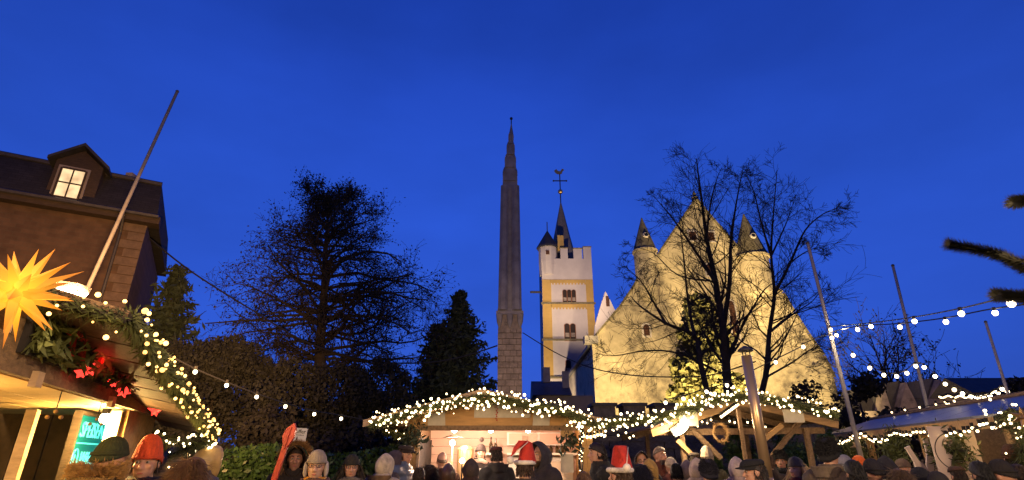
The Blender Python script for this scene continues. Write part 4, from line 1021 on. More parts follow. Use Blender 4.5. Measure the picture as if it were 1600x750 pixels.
# ------------------------------------------------------------------ timber pavilion right of it
pv = thing('timber_pavilion', 'open timber market stall with braced posts under a shallow gable roof', 'stall', (3.9, 10.8, 0))
AP = Vector((3.86, DM - .1, 2.63)); EL, ER = Vector((2.3, DM - .1, 2.13)), Vector((5.4, DM - .1, 2.26))
for a in (EL, ER):
    n_ = (AP - a).cross(Vector((0, 1, 0))).normalized(); n_ = n_ if n_.z > 0 else -n_
    for k in range(7):                                        # roof boards side by side
        y0 = k * .40
        MB().prism([a + Vector((0, y0, 0)), AP + Vector((0, y0, 0)), AP + n_ * .03 + Vector((0, y0, 0)), a + n_ * .03 + Vector((0, y0, 0))], (0, .39, 0)).build('roof_board', M['oldwood'], pv)
    for y in (0.0, 1.3, 2.6):
        MB().bar(a + Vector((0, y + .02, -.065)), AP + Vector((0, y + .02, -.065)), .07, .11).build('rafter', M['plank'] if y == 0 else M['oldwood'], pv)
for x, y in ((2.85, DM), (4.95, DM), (2.85, 12.0), (4.95, 12.0)):
    MB().box((x, y + .1, 1.0), (.075, .075, 2.3 if x < 4 else 2.32)).build('post', M['oldwood'], pv)
MB().box((3.86, DM + .1, 1.3), (.055, .06, 2.45)).build('post', M['oldwood'], pv)
Pb = lambda px, py, d=.06: P(px, py, DM + d)
for a, c, w in (((1058, 688), (1092, 722), .07), ((1074, 664), (1126, 716), .09), ((1252, 656), (1206, 714), .08), ((1222, 664), (1190, 690), .06)):
    MB().bar(Pb(*a, .0 if w < .08 else .16), Pb(*c, .0 if w < .08 else .16), w, .07).build('brace', M['plank'] if w < .08 else M['oldwood'], pv)
MB().bar((2.4, DM + .2, 2.09), (5.3, DM + .2, 2.12), .09, .1).build('tie_beam', M['oldwood'], pv)
MB().box((3.9, DM + .2, .5), (2.2, .5, 1.0)).build('counter', M['oldwood'], pv)
garland('fir garland with white lights slung between the middle stall and the timber pavilion', [Pm(932, 662), Pm(965, 656), Pm(1005, 652), Pm(1050, 645), Pm(1085, 635)], .13, 76, 'led', .0165, 2400, below=.06)
garland('fir garland with white lights rising over the left half of the timber pavilion roof', [Pm(1085, 635), Pm(1110, 622), Pm(1150, 617)], .12, 44, 'led', .0165, 2400, below=.05)
garland('fir garland with white lights along the right half of the timber pavilion roof', [Pm(1150, 617), Pm(1200, 622), Pm(1250, 632), Pm(1306, 648)], .12, 60, 'led', .016, 2200, below=.03)
festoon('row of white bulbs hanging across the dark rear of the stalls', [P(930, 682, 11), P(985, 678, 11), P(1012, 668, 11)], [P(x, y, 11) for x, y in ((944, 682), (966, 680), (978, 676), (990, 681), (1002, 673), (984, 684), (1008, 671))], .018, 'led')
festoon('row of white bulbs under the pavilion tie beam', [P(1085, 668, 10.2), P(1115, 657, 10.2), P(1180, 668, 10.2)], [P(x, y, 10.2) for x, y in ((1090, 666), (1097, 659), (1105, 661), (1111, 656), (1140, 658), (1148, 660), (1168, 660), (1191, 667), (1196, 667))], .016, 'led')
b_ = [P(1127 + k * 2.6, 651 - k * 1.9, DM - .15) for k in range(10)]
festoon('dense strip of white lights climbing the left pavilion rafter', [b_[0], b_[-1]], b_, .02, 'led')
p = P(1064, 671, DM - .2); t = thing('pavilion_floodlight', 'glaring oblong floodlight fixed to the left brace of the pavilion', 'lamp', p)
mt = Matrix.Rotation(R(-33), 3, 'Y'); MB().box(p + Vector((0, .07, .03)), (.32, .08, .15), mt).build('housing', M['socket'], t); MB().ball(p, (.15, .04, .06), 14, 8, mt).build('lens', M['hot'], t)
lamp('POINT', p + Vector((-.1, -.22, -.05)), 60, (1, .74, .42), None, .08)
lamp('POINT', P(1130, 655, DM + .35), 18, (1, .70, .38), None, .08)
notice(1076, 655, DM - .3, .30, .21, 'pale blank board hanging under the left slope of the pavilion', cat='board', name='name_board')
notice(1240, 650, DM - .3, .33, .2, 'pale blank board hanging under the right slope of the pavilion', cat='board', name='name_board')
p = P(1126, 676, DM + .05); t = thing('straw_wreath', 'small straw wreath hanging under the pavilion rafter', 'wreath', p)
MB().tube([p + Vector((.12 * math.cos(a * .3927), .02 * math.sin(a * 1.7), .14 * math.sin(a * .3927))) for a in range(17)], .018, 6).build('ring', M['plank'], t)
v, f = leafquads(np.array([tuple(p + Vector((.12 * math.cos(a), 0, .14 * math.sin(a)))) for a in nrs.uniform(0, 6.28, 150)]) + nrs.normal(0, .018, (150, 3)), .08, .15); raw('straw', v, f, M['plank'], t)
for i, (px, py, D, hw) in enumerate(((1150, 655, 12.6, .75), (1225, 660, 12.8, .85), (1285, 668, 11.6, .7), (1105, 690, 12.6, .6))):
    q = P(px, py, D); clump_tree('christmas_tree', ('evergreen standing behind the pavilion centre post', 'evergreen standing behind the right pavilion brace', 'evergreen just right of the timber pavilion', 'low evergreen behind the left pavilion brace')[i], 'tree', (q.x, D, 0), q.z, hw, 4200, .10, M['laurel'], 'cone', 'evergreens round the pavilion', 30, .3)

# ------------------------------------------------------------------ metal-roofed stall at the right
u2 = Vector((.216, .976, 0)).normalized(); n2 = Vector((-u2.y, u2.x, 0)); fr2 = Matrix((u2, n2, (0, 0, 1))).transposed(); O2 = Vector((5.72, 6.5, 0))
RS = lambda s, e, z: O2 + u2 * s + n2 * e + Vector((0, 0, z))
rs = thing('market_stall', 'long stall with shiny blue-grey metal roof at the right', 'stall', RS(3, -1, 0))
rbox = lambda c, size, name, m, par=rs: MB().box(RS(*c), size, fr2).build(name, m, par)
for k in range(8):
    s0, s1 = -.3 + k * .84, -.3 + (k + 1) * .84 - .012
    MB().prism([RS(s0, .12, 2.14), RS(s1, .12, 2.14), RS(s1 * .97 + .3, -1.0, 2.46), RS(s0 * .97 + .3, -1.0, 2.46)], (0, 0, .03)).build('roof_sheet', M['sheetmetal'], rs)
MB().tube([RS(-.1, -1.0, 2.5), RS(6.7, -1.0, 2.5)], .04, 6).build('ridge_cap', M['oldwood'], rs)
rbox((3.1, .1, 2.08), (6.8, .04, .13), 'fascia', M['plank'])
for k in range(24):
    if 8 <= k < 14: continue
    rbox((.13 + k * .26, -.02, .55), (.25, .03, 1.1), 'plank', M['oldwood'])
rbox((3.1, .05, 1.12), (6.4, .45, .04), 'counter', M['plank'])
rbox((3.1, -1.7, 1.2), (6.4, .04, 2.4), 'back_wall', M['oldwood'])
for s in (.0, 2.1, 4.2, 6.2): rbox((s, .02, 1.05), (.09, .09, 2.0), 'post', M['plank'])
rbox((.5, -.5, 1.85), (1.2, .03, .5), 'menu_panel', M['palewood'])
fe = lambda s, dz=0, e=.2: RS(s, e, 2.06 + dz)
pts = [fe(6.5), fe(5.4, -.06), fe(4.6, -.02), fe(3.9, .02), fe(3.3, -.09), fe(2.4, -.02), fe(1.4, -.06), fe(.4, -.04), fe(-.2, .02)]
path = sag_path(pts, 9)
festoon('dense string of white lights along the eave of the metal-roofed stall', path, [path[i] + Vector((0, 0, rnd.uniform(-.05, .03))) for i in range(len(path))], .015, 'led')
for k in range(7):
    s = 2.2 + .55 * k; p = RS(s, -.98, 2.58)
fp = [RS(1.9, -1.02, 2.57), RS(5.6, -1.02, 2.57)]
festoon('row of small bulbs along the ridge of the metal roof', fp, [fp[0].lerp(fp[1], k / 6) for k in range(7)], .016, 'led')
for k, (s, z, lb) in enumerate(((4.3, 1.90, 'pale straw star hanging left under the metal roof eave'), (1.3, 1.97, 'pale straw star hanging right under the metal roof eave'))):
    c = RS(s, .22, z); star('straw_star', lb, c, .12, .03, M['palewood'], 9, k + 5)
# fir swags on the front
for s, z, w, lb in ((4.9, 1.8, .8, 'fir swag on the far half of the metal-roofed stall front'), (1.25, 1.78, .5, 'fir swag on the near half of the metal-roofed stall front'), (2.9, 1.8, .45, 'small fir swag beside the white bottle-shaped boards')):
    c = RS(s, .14, z); t = thing('fir_swag', lb, 'decoration', c, 'fir swags on the right stall')
    n = 1100; q = np.stack([nrs.normal(0, w * .5, n), nrs.normal(0, .05, n), nrs.normal(0, .13, n)], 1); v = np.array([tuple(c + u2 * a + n2 * b + Vector((0, 0, d))) for a, b, d in q])
    raw('needles', *leafquads(v, .1, .25), M['garland'], t); MB().tube([c - u2 * w, c + u2 * w], .015, 5).build('stem', M['bark'], t)
# white bottle-shaped boards and the round emblem sign
for px, top, bot, lean, lb in ((1446, 685, 738, 0, 'upright slim white bottle-shaped board'), (1418, 698, 748, 22, 'white bottle-shaped board leaning over to the left')):
    D = 8.2; a, c = P(px, top, D), P(px, bot, D); h = a.z - c.z + .12; t = Matrix.Rotation(R(lean), 3, 'Y')
    t = Matrix.Rotation(R(-lean), 3, 'Y'); o = Vector((a.x + math.sin(R(lean)) * h, D, a.z - h * math.cos(R(lean))))
    out = [(-.075, 0), (.075, 0), (.075, .42), (.035, .62), (.03, .95), (.04, 1.0), (-.04, 1.0), (-.03, .95), (-.035, .62), (-.075, .42)]
    tag(MB().prism([o + t @ Vector((x, 0, z * h)) for x, z in out], (0, .03, 0)).build('bottle_board', M['whitewood']), lb, 'board')
p = P(1492, 704, 7.6); fs_ = frame(p, (1, -.25, 0), (0, 0, 1)); t = thing('emblem_sign', 'large pale sign with thin circle and curved-horn animal emblem', 'sign', p)
fs_ = fs_ @ Matrix.Scale(.66, 4); fpan(fs_, -.38, .42, -.62, .46, -.02, 0, M['whitewood'], 'panel', t)
MB().tube([fs_ @ Vector((.02 + .36 * math.cos(a), -.02 + .36 * math.sin(a), .004)) for a in [R(70 + 8 * k) for k in range(28)]], .006, 5).build('circle', M['ink'], t)
hb_ = [(-.13, .12), (-.115, .04), (-.06, -.05), (0, -.09), (.07, -.14), (.12, -.2)]
MB().tube(sag_path([fs_ @ Vector((x, y, .006)) for x, y in hb_], 4), [.026 - .0007 * k for k in range(21)], 6).build('emblem_body', M['ink'], t)
hb_ = [(-.03, -.08), (.0, -.0), (.06, .05), (.13, .03), (.18, -.06), (.2, -.2)]
MB().tube(sag_path([fs_ @ Vector((x, y, .006)) for x, y in hb_], 4), [.012 + .0005 * k for k in range(21)], 6).build('emblem_horn', M['ink'], t)
MB().tube([fs_ @ Vector((-.15, .17, .005)), fs_ @ Vector((.1, .19, .005))], .008, 5).build('emblem_line', M['oldwood'], t)
MB().ball(fs_ @ Vector((-.02, -.27, 0)), (.09, .02, .045), 10, 6).build('emblem_mark', M['oldwood'], t)
# near end of that stall
garland('bushy fir garland with scattered lights hiding the near end of the metal-roofed stall', [P(1560, 660, 6.3), P(1580, 640, 6.2), P(1600, 668, 6.1), P(1596, 715, 6.1)], .2, 42, 'led', .013, 2200, below=.1)
c = P(1600, 652, 5.7); star('orange_star', 'dim orange paper star at the right edge beside the fir garland', c, .12, .04, M['gold'], 12, 11)
lamp('POINT', RS(.3, -.35, 1.98), 16, (1, .62, .22), None, .06); p = RS(.3, -.3, 2.0); t = thing('ceiling_lamp', 'lamp glowing under the near end of the metal roof', 'lamp', p); MB().ball(p, .04, 10, 8).build('bulb', M['hot'], t); MB().lathe([(.02, .03), (.022, .08)], p, 8).build('socket', M['socket'], t)
lamp('POINT', RS(4.3, -.4, 1.9), 14, (1, .66, .28), None, .06); p = RS(4.3, -.4, 1.98); t = thing('ceiling_lamp', 'lamp glowing deep under the far half of the metal roof', 'lamp', p); MB().ball(p, .035, 10, 8).build('bulb', M['hot'], t); MB().lathe([(.02, .03), (.022, .08)], p, 8).build('socket', M['socket'], t)
lamp('POINT', RS(1.6, 1.1, 2.15), 12, (1, .72, .40), None, .08)

# ------------------------------------------------------------------ poles, flue, cables, festoons
def pole(label, top, bot, D, r, name='light_pole', cat='pole', m='palepole', band=True):
    a, c = P(*top, D), P(*bot, D); d = (a - c); k = c.z / d.z; foot = c - d * k
    t = thing(name, label, cat, foot); MB().tube([foot, a], [r, r * .7], 10).build('shaft', M[m], t, smooth=True)
    MB().ball(a, r * .85, 8, 6).build('cap', M['lead'], t); MB().lathe([(r * 1.7, 0), (r * 1.7, .12), (r, .16)], foot, 10).build('base_collar', M['lead'], t)
    return t
pole('leaning pale flag pole rising behind the left stall roof', (277, 143), (128, 470), 8.0, .036, 'flag_pole', 'pole', 'pole')
pole('grey lamp pole right of the church carrying two bright bulbs', (1262, 380), (1335, 672), 10.5, .046)
pole('pale pole rising behind the middle of the metal roof', (1395, 415), (1450, 640), 12.5, .046)
pole('thin pole near the right end of the metal roof', (1540, 503), (1574, 612), 10.5, .034)
c = P(1189, 738, 6); a = P(1166, 556, 6); r = .053; fx = thing('stove_flue', 'shiny steel stove flue with rain cap standing in the crowd', 'flue', (c.x, 6, 0))
cx_ = (a.x + c.x) / 2 + .01
foot = Vector((cx_ + .05, 6, 0)); top = Vector((a.x, 6, a.z))
MB().tube([foot, foot.lerp(top, .55)], [r * 1.02, r * 1.02], 20).build('lower_pipe', M['steel'], fx, smooth=True); MB().tube([foot.lerp(top, .54), top], [r, r], 20).build('upper_pipe', M['steel'], fx, smooth=True)
for k in range(3):
    an = k * 2.094; MB().bar(top + Vector((r * .8 * math.cos(an), r * .8 * math.sin(an), -.02)), top + Vector((r * .8 * math.cos(an), r * .8 * math.sin(an), .06)), .012, .006).build('cap_strap', M['ironwork'], fx)
MB().lathe([(r * 1.55, .05), (r * 1.5, .07), (.01, .11)], top, 18).build('rain_cap', M['ironwork'], fx)
MB().box((foot.x, 6, .35), (.6, .5, .7)).build('stove_body', M['ironwork'], fx)

def cable(label, pts, r=.02): tag(MB().tube(sag_path(pts, 6), r, 5).build('cable', M['cable']), label, 'cable')
cable('thick dark cable sagging from the stone building through the big tree to the pillar', [A + Vector((.05, .2, 8.3)), P(300, 425, 16.6), P(398, 487, 17.6), P(480, 535, 18.2), P(575, 563, 18.8), P(660, 567, 19.2), P(720, 558, 19.6), P(777, 540, 20)], .027)
cable('thin dark cable running from the pillar across the church gable', [P(817, 520, 20), P(870, 552, 18.7), P(925, 575, 17.6), P(985, 586, 16.6), P(1050, 589, 15.6), P(1110, 586, 14.6), P(1180, 565, 13.5)], .018)
lb = [(305, 581), (354, 602), (401, 620), (446, 635), (491, 647), (533, 654)]
n = len(lb); fpts = [P(250, 548, 6.4)] + [P(x, y - 5, 7.0 + .42 * i) for i, (x, y) in enumerate(lb)] + [P(580, 658, 9.4)]
festoon('festoon of six bare bulbs strung in front of the dark evergreens at left', sag_path(fpts, 6), [P(x, y, 7.0 + .42 * i) for i, (x, y) in enumerate(lb)], .026)
D_ = lambda i, n, a, b: a + (b - a) * i / (n - 1)
up = [(1298, 515), (1361, 510), (1429, 502), (1502, 490), (1580, 474)]
q = [P(x, y, D_(i, 5, 10.4, 4.6)) for i, (x, y) in enumerate(up)]
festoon('nearer upper festoon of large bright bulbs running from the lamp pole to the right edge', sag_path([v + Vector((0, 0, .06)) for v in q] + [P(1640, 455, 4.0)], 5), q, .032)
up = [(1307, 524), (1340, 515), (1406, 511), (1478, 503), (1555, 489)]
q = [P(x, y, D_(i, 5, 10.4, 7.0)) for i, (x, y) in enumerate(up)]
festoon('farther upper festoon of smaller bulbs hanging just below the nearer one at right', sag_path([P(1298, 519, 10.45)] + [v + Vector((0, 0, .06)) for v in q[1:]] + [P(1650, 470, 6.0)], 5), q, .034)
lo = [(1255, 542), (1300, 528), (1333, 555), (1359, 575), (1381, 586), (1401, 588), (1417, 583), (1431, 572), (1444, 574), (1461, 588), (1477, 600), (1491, 609), (1504, 615), (1517, 620), (1529, 622), (1538, 622), (1547, 619), (1558, 613), (1566, 608), (1574, 612)]
q = [P(x, y, D_(i, len(lo), 10.3, 10.6) if i > 3 else 10.3) for i, (x, y) in enumerate(lo)]
festoon('lower festoon of bright bulbs looping between the three poles at right', sag_path([v + Vector((0, 0, .06)) for v in q], 4), q, .034)
ex = [(1212, 566), (1136, 602), (1104, 612), (1068, 623), (1040, 629)]
q = [P(x, y, 9.6) for x, y in ex]; festoon('festoon bulbs dropping from the lower lamp pole to the pavilion roof', sag_path([P(1255, 540, 10.3)] + [v + Vector((0, 0, .05)) for v in q], 4), q, .03)
led = [P(1468 + k * 2.6, 620 + 1.5 * math.sin(k * .9) - (0 if k < 24 else (k - 24) * .7), 12) for k in range(36)]
festoon('upper of two dense rows of tiny white lights behind the metal roof', led, led, .015, 'led')
led = [P(1476 + k * 2.2, 628 + min(k, 5) * 1.2 + 1.2 * math.sin(k * 1.3), 11.8) for k in range(31)]
festoon('lower of two dense rows of tiny white lights behind the metal roof', led, led, .013, 'led')
lamp('POINT', P(1303, 520, 10.3) + Vector((0, -.3, 0)), 30, (1, .8, .5), None, .06)

# ------------------------------------------------------------------ red bat-shaped sign and the puffer sign
D = 5.3; a = P(428, 748, D); c = P(457, 662, D); d = (c - a).normalized(); x = Vector((d.z, 0, -d.x)); t = thing('red_ladle_sign', 'tall red spoon-shaped board with pointed blade held up beside the small white sign', 'sign', a - d * 1.2)
L = (c - a).length; o = a - d * 1.2
shp = [(-.026, 0), (.026, 0), (.022, 1.2 + L - .20), (.052, 1.2 + L - .11), (.046, 1.2 + L - .04), (.014, 1.2 + L + .01), (-.040, 1.2 + L - .05), (-.055, 1.2 + L - .12), (-.024, 1.2 + L - .20)]
M['redpaint'] = mat('red_paint', (.40, .010, .012), .45, .12, 5)
MB().prism([o + x * u + d * w for u, w in shp[:3] + [shp[8]]], (0, .03, 0)).build('handle', M['redpaint'], t)
MB().prism([o + x * u + d * w + Vector((0, .001, 0)) for u, w in shp[2:]], (0, .034, 0)).build('blade', M['redpaint'], t)
MB().bar(o + d * (1.2 + L - .22) + Vector((0, -.004, 0)), o + d * (1.2 + L - .03) + Vector((0, -.004, 0)), .012, .01).build('rib', M['redpaint'], t)
p = P(465, 679, 8); t = thing('puffer_sign', 'small white sign on a stake lettered Puffer with a dark arrow mark', 'sign', (p.x, 8, 0)); fr = frame(p, (1, 0, -.06), (.06, 0, 1))
fpan(fr, -.125, .125, -.088, .088, -.008, 0, M['white'], 'panel', t); MB().bar((p.x - .03, 8.02, 0), p + Vector((-.02, .02, .02)), .025, .02).build('stake', M['palewood'], t)
put_text(t, 'Puffer', fr, (.02, .040), .074, M['ink']); MB().lathe([(.012, 0), (.012, .005)], fr @ Vector((-.095, .04, .002)), 5, Matrix.Rotation(R(90), 3, 'X')).build('star_mark', M['ink'], t)
b = MB()
for k in range(9): b.box(fr @ Vector((-.08 + .02 * k, -.005, .001)), (.014, .004, .008 if k % 3 else .012))
b.build('small_print', M['ink'], t)
MB().prism([fr @ Vector(v) for v in ((-.012, -.075, .002), (.012, -.075, .002), (.010, -.045, .002), (.0, -.02, .002), (-.008, -.045, .002))], (0, -.003, 0)).build('arrow_mark', M['ink'], t)

# ------------------------------------------------------------------ people
def fuse(b, voxel, name, smooth_iter=2, push=None):
    """one continuous skin from overlapping tapered limbs"""
    me = bpy.data.meshes.new(name); me.from_pydata([tuple(v) for v in b.v], [], b.f)
    bm = bmesh.new(); bm.from_mesh(me); bmesh.ops.recalc_face_normals(bm, faces=bm.faces); bm.to_mesh(me); bm.free()
    o = bpy.data.objects.new(name, me); C.objects.link(o); md = o.modifiers.new('fuse', 'REMESH'); md.mode = 'VOXEL'; md.voxel_size = voxel
    bpy.context.view_layer.update(); dg = bpy.context.evaluated_depsgraph_get()
    out = bpy.data.meshes.new_from_object(o.evaluated_get(dg)); out.name = name
    bpy.data.objects.remove(o); bpy.data.meshes.remove(me)
    bm = bmesh.new(); bm.from_mesh(out)
    for _ in range(smooth_iter): bmesh.ops.smooth_vert(bm, verts=bm.verts, factor=.5, use_axis_x=True, use_axis_y=True, use_axis_z=True)
    if push:
        bm.normal_update()
        for v in bm.verts: v.co += v.normal * push(v.co)
    bm.to_mesh(out); bm.free(); out.materials.clear(); out.materials.append(M['cloth'])
    out.polygons.foreach_set('use_smooth', [True] * len(out.polygons)); return out
def capsule(b, p, q, r0, r1, n=12, sq=(1, 1)):
    """tapered limb with rounded ends"""
    p, q = Vector(p), Vector(q); d = (q - p); L = d.length; d.normalize()
    prof = [(r0 * math.sin(a), -r0 * math.cos(a)) for a in (.25, .7, 1.2)] + [(r0, 0), (r1, L)] + [(r1 * math.sin(a), L + r1 * math.cos(a)) for a in (1.2, .7, .25)]
    x = Vector((1, 0, 0)); x = (x - d * x.dot(d)); x = x.normalized() if x.length > .1 else d.orthogonal().normalized(); y = d.cross(x)
    b.lathe(prof, p, n, Matrix((x, y, d)).transposed(), *sq)
HC = Vector((0, -.02, 1.635))
def arm_pose(pose):
    A_ = {}
    for s in (-1, 1):
        sh = Vector((s * .185, .02, 1.415))
        if pose == 'down': el, wr, dirn = Vector((s * .245, .05, 1.13)), Vector((s * .25, -.06, .89)), Vector((0, -.25, -1))
        else: el, wr, dirn = Vector((s * .25, .0, 1.14)), Vector((s * .12, -.26, 1.17)), Vector((-s * .45, -.75, .25))
        A_[s] = (sh, el, wr, dirn.normalized())
    return A_
def make_body(pose):
    b = MB()
    capsule(b, (0, .0, .93), (0, .01, 1.1), .15, .135, sq=(1.05, .78)); capsule(b, (0, .01, 1.1), (0, .015, 1.34), .135, .155, sq=(1.05, .72))
    capsule(b, (-.12, .02, 1.4), (.12, .02, 1.4), .07, .07); capsule(b, (0, .02, 1.40), (0, .0, 1.56), .062, .055)
    for s, (sh, el, wr, d) in arm_pose(pose).items():
        capsule(b, sh, el, .056, .042); capsule(b, el, wr, .042, .028)
        side = Vector((0, 1, 0)) if pose == 'down' else Vector((0, .3, 1)).normalized()
        side = (side - d * side.dot(d)).normalized(); nrm = d.cross(side)
        pc = wr + d * .085
        b.ball(wr + d * .05, (.038, .018, .052), 10, 8, Matrix((side, nrm, d)).transposed())
        for k, (off, l) in enumerate(((-.029, .062), (-.010, .074), (.010, .078), (.029, .07))):
            p0 = wr + d * .085 + side * off; cu = nrm * (.022 * (1 if pose == 'down' else -1) * s)
            p1 = p0 + d * l * .5 + cu * .4; p2 = p1 + d * l * .4 + cu
            capsule(b, p0, p1, .0095, .0088, 8); capsule(b, p1, p2, .0088, .0072, 8)
        t0 = wr + d * .03 - side * -.03; t1 = t0 + (d * .6 + side * .8).normalized() * .04; capsule(b, t0, t1, .012, .010, 8); capsule(b, t1, t1 + d * .032, .010, .008, 8)
    for s in (-1, 1):
        capsule(b, (s * .09, .0, .92), (s * .1, -.015, .5), .088, .058); capsule(b, (s * .1, -.015, .5), (s * .1, .02, .1), .058, .038)
        capsule(b, (s * .1, .03, .05), (s * .115, -.13, .035), .042, .034)
    # head: skull, face, jaw, nose, lips, brow, ears
    b.ball(HC + Vector((0, .012, .018)), (.076, .094, .1), 20, 16); b.ball(HC + Vector((0, -.022, -.035)), (.062, .07, .085), 18, 14)
    b.ball(HC + Vector((0, -.052, -.092)), (.030, .030, .024), 12, 10)
    capsule(b, HC + Vector((0, -.086, .012)), HC + Vector((0, -.106, -.028)), .010, .0145, 10); 
    for s in (-1, 1):
        b.ball(HC + Vector((s * .013, -.094, -.032)), .011, 8, 6); b.ball(HC + Vector((s * .038, -.063, -.018)), (.024, .022, .02), 10, 8)
        capsule(b, HC + Vector((s * .012, -.083, .034)), HC + Vector((s * .05, -.066, .032)), .010, .009, 8)
        b.ball(HC + Vector((s * .076, .012, -.006)), (.010, .022, .032), 10, 8)
    capsule(b, HC + Vector((-.018, -.085, -.058)), HC + Vector((.018, -.085, -.058)), .0075, .0075, 8); capsule(b, HC + Vector((-.015, -.083, -.069)), HC + Vector((.015, -.083, -.069)), .008, .008, 8)
    return fuse(b, .0075, 'body', 1)
BODY = {p: make_body(p) for p in ('down', 'mug')}
def make_coat(pose, puffy=0.0, long_=.62, bulk=1.0, name='coat'):
    b = MB()
    capsule(b, (0, .0, long_ + .12), (0, .01, 1.12), .2 * bulk, .178 * bulk, 20, (1.05, .82)); capsule(b, (0, .01, 1.12), (0, .015, 1.32), .178 * bulk, .185 * bulk, 20, (1.08, .78))
    capsule(b, (-.155, .02, 1.41), (.155, .02, 1.41), .096 * bulk, .096 * bulk, 16); b.lathe([(.13, 1.42), (.108, 1.52), (.094, 1.565), (.08, 1.56), (.06, 1.45)], (0, .012, 0), 18, None, 1.05, 1)
    for s, (sh, el, wr, d) in arm_pose(pose).items():
        capsule(b, sh, el, .082 * bulk, .066 * bulk, 14); capsule(b, el, wr.lerp(el, .06), .066 * bulk, .05 * bulk, 14)
    def push(c):
        w = .010 * noise.noise(Vector((c.x * 9, c.y * 9, c.z * 14))) + .006 * noise.noise(c * 28)
        return w + (puffy * (abs(math.sin(c.z * math.pi / .085)) - .6) if puffy else 0)
    return fuse(b, .016, name, 3, push)
COAT = {(p, k): make_coat(p, *v) for p in ('down', 'mug') for k, v in dict(plain=(0, .62, 1.0), puffer=(.012, .78, 1.08), parka=(0.0, .55, 1.12)).items()}
def make_trousers():
    b = MB(); capsule(b, (0, 0, .9), (0, 0, .98), .155, .15, 14, (1.08, .8))
    for s in (-1, 1): capsule(b, (s * .09, .0, .88), (s * .1, -.015, .5), .1, .078); capsule(b, (s * .1, -.015, .5), (s * .1, .02, .12), .078, .07)
    return fuse(b, .02, 'trousers', 2, lambda c: .006 * noise.noise(c * 18))
TROU = make_trousers()
def make_shoe(s):
    b = MB(); capsule(b, (s * .1, .04, .06), (s * .118, -.15, .045), .055, .045); b.box((s * .108, -.055, .012), (.1, .27, .024)); return fuse(b, .014, 'shoe', 2)
SHOE = {s: make_shoe(s) for s in (-1, 1)}
def shell(fn, nu=24, nv=12, thick=.009, close=True):
    """double-walled shell given by fn(u in 0..1 round, v in 0..1 along) -> Vector"""
    b = MB(); vs = [[fn(i / nu, j / nv) for i in range(nu)] for j in range(nv + 1)]
    cen = sum((p for r in vs for p in r), Vector()) / (nu * (nv + 1))
    for sgn in (0, 1):
        pts = [p + (cen - p).normalized() * thick * sgn for r in vs for p in r]
        fs = [(j * nu + i, j * nu + (i + 1) % nu, (j + 1) * nu + (i + 1) % nu, (j + 1) * nu + i) for j in range(nv) for i in range(nu)]
        b.add(pts, fs)
    n = nu * (nv + 1)
    b.f += [(i, (i + 1) % nu, n + (i + 1) % nu, n + i) for i in range(nu)]
    return b
def mesh_of(b, name, smooth=True):
    me = bpy.data.meshes.new(name); me.from_pydata([tuple(v) for v in b.v], [], b.f); bm = bmesh.new(); bm.from_mesh(me)
    bmesh.ops.recalc_face_normals(bm, faces=bm.faces); bm.to_mesh(me); bm.free(); me.materials.append(M['cloth'])
    if smooth: me.polygons.foreach_set('use_smooth', [True] * len(me.polygons))
    return me
def skull(a, z, k=1.0): return None
def cap_fn(rx, ry, h, z0, dip=.0, rib=0, cz=.02):
    """knitted cap or hair: dome over the skull with its rim at height z0 (front) lowered by dip at the back"""
    def fn(u, v):
        a = u * 2 * math.pi; t = v * math.pi / 2; r = math.cos(t) ** .75 * (1 + rib * math.cos(a * 22))
        fr_ = -math.sin(a)                                        # 1 at the front
        zz = z0 - dip * (1 - fr_) / 2 * (1 - v); k = 1.0 if v > .12 else 1.035
        return HC + Vector((math.cos(a) * rx * r * k, .012 + math.sin(a) * ry * r * k, zz + (h - z0) * math.sin(t)))
    return fn
def hood_fn(w, h, back, drop=.10, open_=-.085, up=.0):
    """hood: tunnel from the face opening to the rounded back of the head, lower rim on the collar"""
    def fn(u, v):
        a = u * 2 * math.pi; t = v; k = math.cos(t * math.pi / 2) ** .45 if t < 1 else 0.02; k *= (1 if t > .15 else .93 + .45 * t)
        y = open_ + (back - open_) * t; z = math.sin(a); x = math.cos(a)
        hh = h if z > 0 else drop
        xx = (1 - .22 * z * z) if z > 0 else (1 + .16 * z * z)
        kz = 1 + .05 * math.exp(-(x * 6) ** 2) if z > 0 else 1.0
        hh *= kz * (1 + .12 * max(0, z) * math.sin(t * 3.1) ** 2)
        return HC + Vector((x * xx * w * k * (1 + .012 * math.sin(t * 40 + z * 5) * t + .13 * noise.noise(Vector((x * 1.7, z * 1.7, v * 4 + w * 40))) + .03 * math.sin(v * 17 + z * 3)), y - .02 * max(0, z) * (1 - t), .0 + z * hh * k + up * t))
    return fn
HG = {}
HG['beanie'] = mesh_of(shell(cap_fn(.090, .110, .15, .045, .06, .022), 88, 12), 'beanie')
HG['tallbeanie'] = mesh_of(shell(cap_fn(.09, .11, .20, .04, .06, .022), 88, 12), 'beanie')
HG['hair'] = mesh_of(shell(cap_fn(.084, .108, .134, .062, .10, .006), 40, 10), 'hair')
HG['thinhair'] = mesh_of(shell(cap_fn(.0785, .099, .123, .066, .09, .0), 40, 10, .004), 'hair')
HG['hood'] = mesh_of(shell(hood_fn(.108, .14, .15, .17), 44, 22, .012), 'hood')
HG['bighood'] = mesh_of(shell(hood_fn(.122, .15, .165, .18, -.09), 44, 22, .014), 'hood')
HG['hooddown'] = mesh_of(shell(lambda u, v: Vector((math.cos(u * 6.283) * .155 * (1 - .35 * v), .075 + math.sin(u * 6.283) * .115 * (1 - .5 * v) + .05 * v, 1.535 - .10 * v - .05 * (math.sin(u * 6.283) < 0) * (1 - v))), 28, 8, .012), 'hood')
